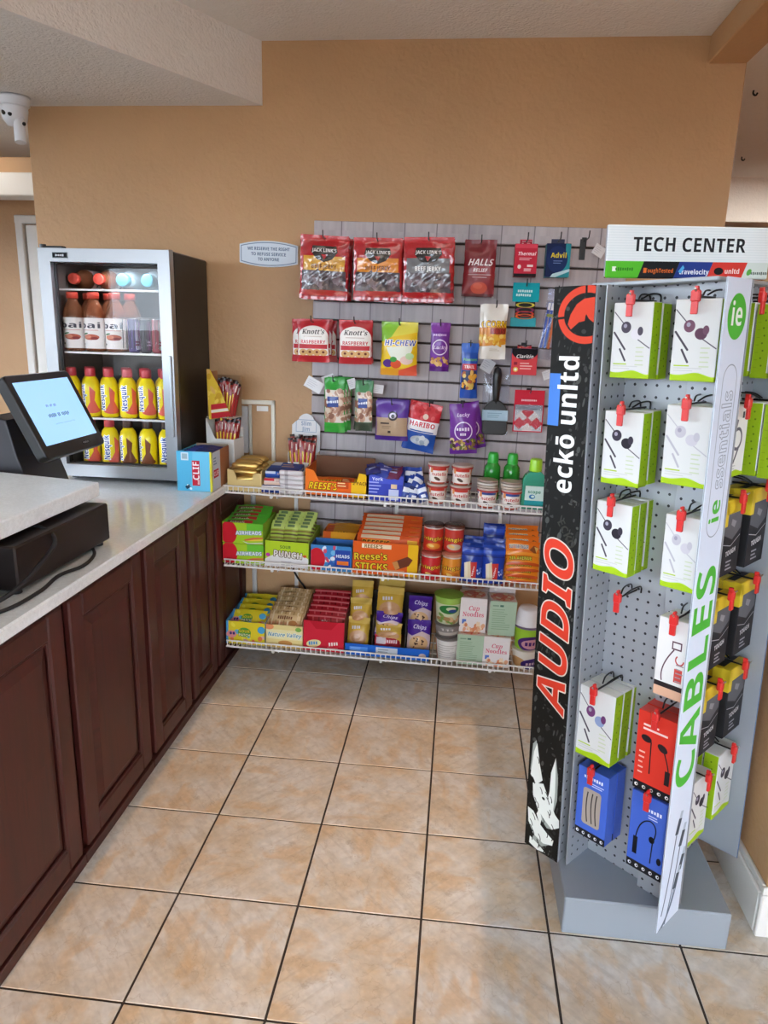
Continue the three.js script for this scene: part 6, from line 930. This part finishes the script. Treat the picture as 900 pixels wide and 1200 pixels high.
const iconRow = (x, w, y, c) => { for (let i = 0; i < 5; i++) { oval(x, c, 20 + i * (w - 40) / 4, y, 9, 9); oval(x, '#1b1b20', 22 + i * (w - 40) / 4, y, 4, 4); } };
const redArt = canvasTex(192, 400, (x, w, h) => { fill(x, '#d8382a', 0, 0, w, h); bars(x, '#f2d4cc', 30, 60, 120, 2, 20, 10); oval(x, '#2a2024', 50, 132, 26, 17, 0.2); oval(x, '#2a2024', 130, 150, 26, 17, 0.5); x.strokeStyle = '#2a2024'; x.lineWidth = 6; x.beginPath(); x.moveTo(74, 140); x.lineTo(78, 300); x.moveTo(140, 166); x.quadraticCurveTo(180, 260, 166, 300); x.stroke(); fill(x, '#2a2024', 152, 250, 24, 70); bars(x, '#f0b9ac', 20, 200, 30, 5, 26, 8); fill(x, '#1b1b20', 0, 356, w, 44); iconRow(x, w, 378, '#e8e4e2'); });
pack('earphone_box', 'red wireless earphone box with black foot', 'earphones', 0, 0.118, 0.306, 0.165, 0.09, 0.194, 0.034, 2, redArt, plain(0xc02e24, 0.45), { short: 'red earphone box', top: plain(0xcf3a2c, 0.45), tab: plain(0xcf3a2c, 0.45) });
const blueWin = canvasTex(192, 400, (x, w, h) => { fill(x, '#4566c6', 0, 0, w, h); txt(x, 8, 100, 50, 30, '#e2e8f8'); bars(x, '#c2cdf0', 90, 74, 80, 2, 12, 5); x.fillStyle = '#a89c92'; x.beginPath(); x.roundRect(40, 110, 112, 210, 18); x.fill(); x.strokeStyle = '#3a3434'; x.lineWidth = 7; for (const a of [70, 100, 126]) { x.beginPath(); x.moveTo(a, 130); x.quadraticCurveTo(a - 14, 210, a + 4, 304); x.stroke(); } fill(x, '#1b1b20', 0, 356, w, 44); iconRow(x, w, 378, '#e8e8ee'); });
const blueBud = canvasTex(192, 400, (x, w, h) => { fill(x, '#4566c6', 0, 0, w, h); txt(x, 5, 130, 70, 30, '#e2e8f8'); bars(x, '#c2cdf0', 96, 92, 70, 2, 12, 5); x.strokeStyle = '#15161e'; x.lineWidth = 6; x.beginPath(); x.moveTo(40, 240); x.quadraticCurveTo(50, 130, 110, 120); x.quadraticCurveTo(160, 130, 130, 220); x.lineTo(126, 330); x.stroke(); fill(x, '#15161e', 28, 230, 24, 90); oval(x, '#15161e', 124, 210, 15, 17); oval(x, '#15161e', 170, 300, 12, 18); fill(x, '#1b1b20', 0, 356, w, 44); iconRow(x, w, 378, '#e8e8ee'); });
const blueM = plain(0x4566c6, 0.4);
pack('headset_box', 'blue boxed headset with clear window and black foot', 'earphones', 0, -0.024, 0.106, 0.165, 0.082, 0.188, 0.036, 2, blueWin, blueM, { short: 'windowed blue box', top: blueM, tab: blueM });
pack('headset_box', 'blue boxed headset with neckband picture below the red box', 'earphones', 0, 0.118, 0.1, 0.165, 0.086, 0.2, 0.034, 2, blueBud, blueM, { short: 'neckband blue box', top: blueM, tab: blueM });
// face turned to the side: cables
const coil = canvasTex(192, 300, (x, w, h) => { fill(x, '#e4e4e2', 0, 0, w, h); x.strokeStyle = '#5d5a66'; x.lineWidth = 13; x.beginPath(); x.arc(100, 140, 42, 0, 7); x.stroke(); x.beginPath(); x.moveTo(88, 60); x.lineTo(76, 100); x.moveTo(120, 180); x.lineTo(80, 240); x.stroke(); fill(x, '#3a3840', 130, 30, 20, 26); bars(x, '#b9b9bc', 20, 250, 90, 2, 12, 4); wave(x, '#a3c41e', w, h, 276, 10); });
const ruggedArt = canvasTex(192, 320, (x, w, h) => { fill(x, '#26262a', 0, 0, w, h); fill(x, '#d8bc2c', 0, 0, w, 26); poly(x, '#5d5d62', [[10, 26], [182, 26], [182, 130], [100, 170], [10, 140]]); poly(x, '#8a8a8e', [[80, 80], [130, 96], [112, 120], [74, 104]]); x.strokeStyle = '#b9b9bc'; x.lineWidth = 3; x.beginPath(); x.moveTo(10, 180); x.lineTo(90, 196); x.lineTo(182, 160); x.stroke(); txt(x, 'TOUGH', 100, 222, 30, '#d6d6d8', { rot: -0.1 }); bars(x, '#9a9aa0', 60, 258, 70, 3, 16, 7); });
const rugSide = plain(0x17171a, 0.5), yellow = plain(0xd9bd2a, 0.45);
const capY = (t, w, h, d) => mesh('yellow_corner', join([at(cb(w + 0.002, 0.03, 0.012, 0.001), 0, h - 0.014, -0.005), at(cb(0.016, 0.055, d + 0.002, 0.001), -w / 2 + 0.007, h - 0.027, -d / 2), at(cb(w + 0.001, 0.003, d * 0.5, 0.0005), 0, h + 0.0005, -d * 0.25)]), yellow, t);
clipHook(1, -0.02, 1.37, 0.165, 'empty hook with red clip at the top of the cable side');
pack('cable_box', 'white and lime cable box in the upper corner of the cable side', 'cable box', 1, 0.118, 1.212, 0.2, 0.092, 0.152, 0.034, 3, coil, limeM, { short: 'corner cable boxes' });
pack('cable_box', 'white and lime box with coiled cable picture, second down', 'cable box', 1, -0.008, 1.01, 0.15, 0.09, 0.15, 0.03, 2, coil, limeM, { short: 'coiled cable box' });
pack('cable_box', 'white and lime cable box in the stack beside the coiled cable', 'cable box', 1, 0.12, 1.0, 0.2, 0.09, 0.158, 0.034, 3, coil, limeM, { short: 'lime cable box stack' });
[[0.80, 'upper'], [0.585, 'middle'], [0.372, 'lower']].forEach(([y, l]) => {
  pack('rugged_cable_box', 'black and yellow rugged cable box close to the white strip, ' + l + ' row', 'cable box', 1, -0.012, y, 0.165, 0.088, 0.165, 0.04, 2, ruggedArt, rugSide, { top: rugSide, tab: rugSide, extra: capY, short: l + ' rugged box by the strip' });
  pack('rugged_cable_box', 'black and yellow rugged cable box at the outer end, ' + l + ' row', 'cable box', 1, 0.122, y - 0.005, 0.165, 0.096, 0.175, 0.04, 2, ruggedArt, rugSide, { top: rugSide, tab: rugSide, extra: capY, short: l + ' outer rugged box' });
});
pack('earphone_box', 'white and lime earphone box at the foot of the white strip', 'earphones', 1, -0.012, 0.135, 0.165, 0.088, 0.17, 0.032, 2, eDark, limeM, { short: 'lowest box by the white strip' });
pack('earphone_box', 'white and lime earphone box hanging lowest at the outer end', 'earphones', 1, 0.12, 0.145, 0.165, 0.096, 0.175, 0.036, 2, eDark, limeM, { short: 'lowest outer box' });
renderer.render(scene, camera);
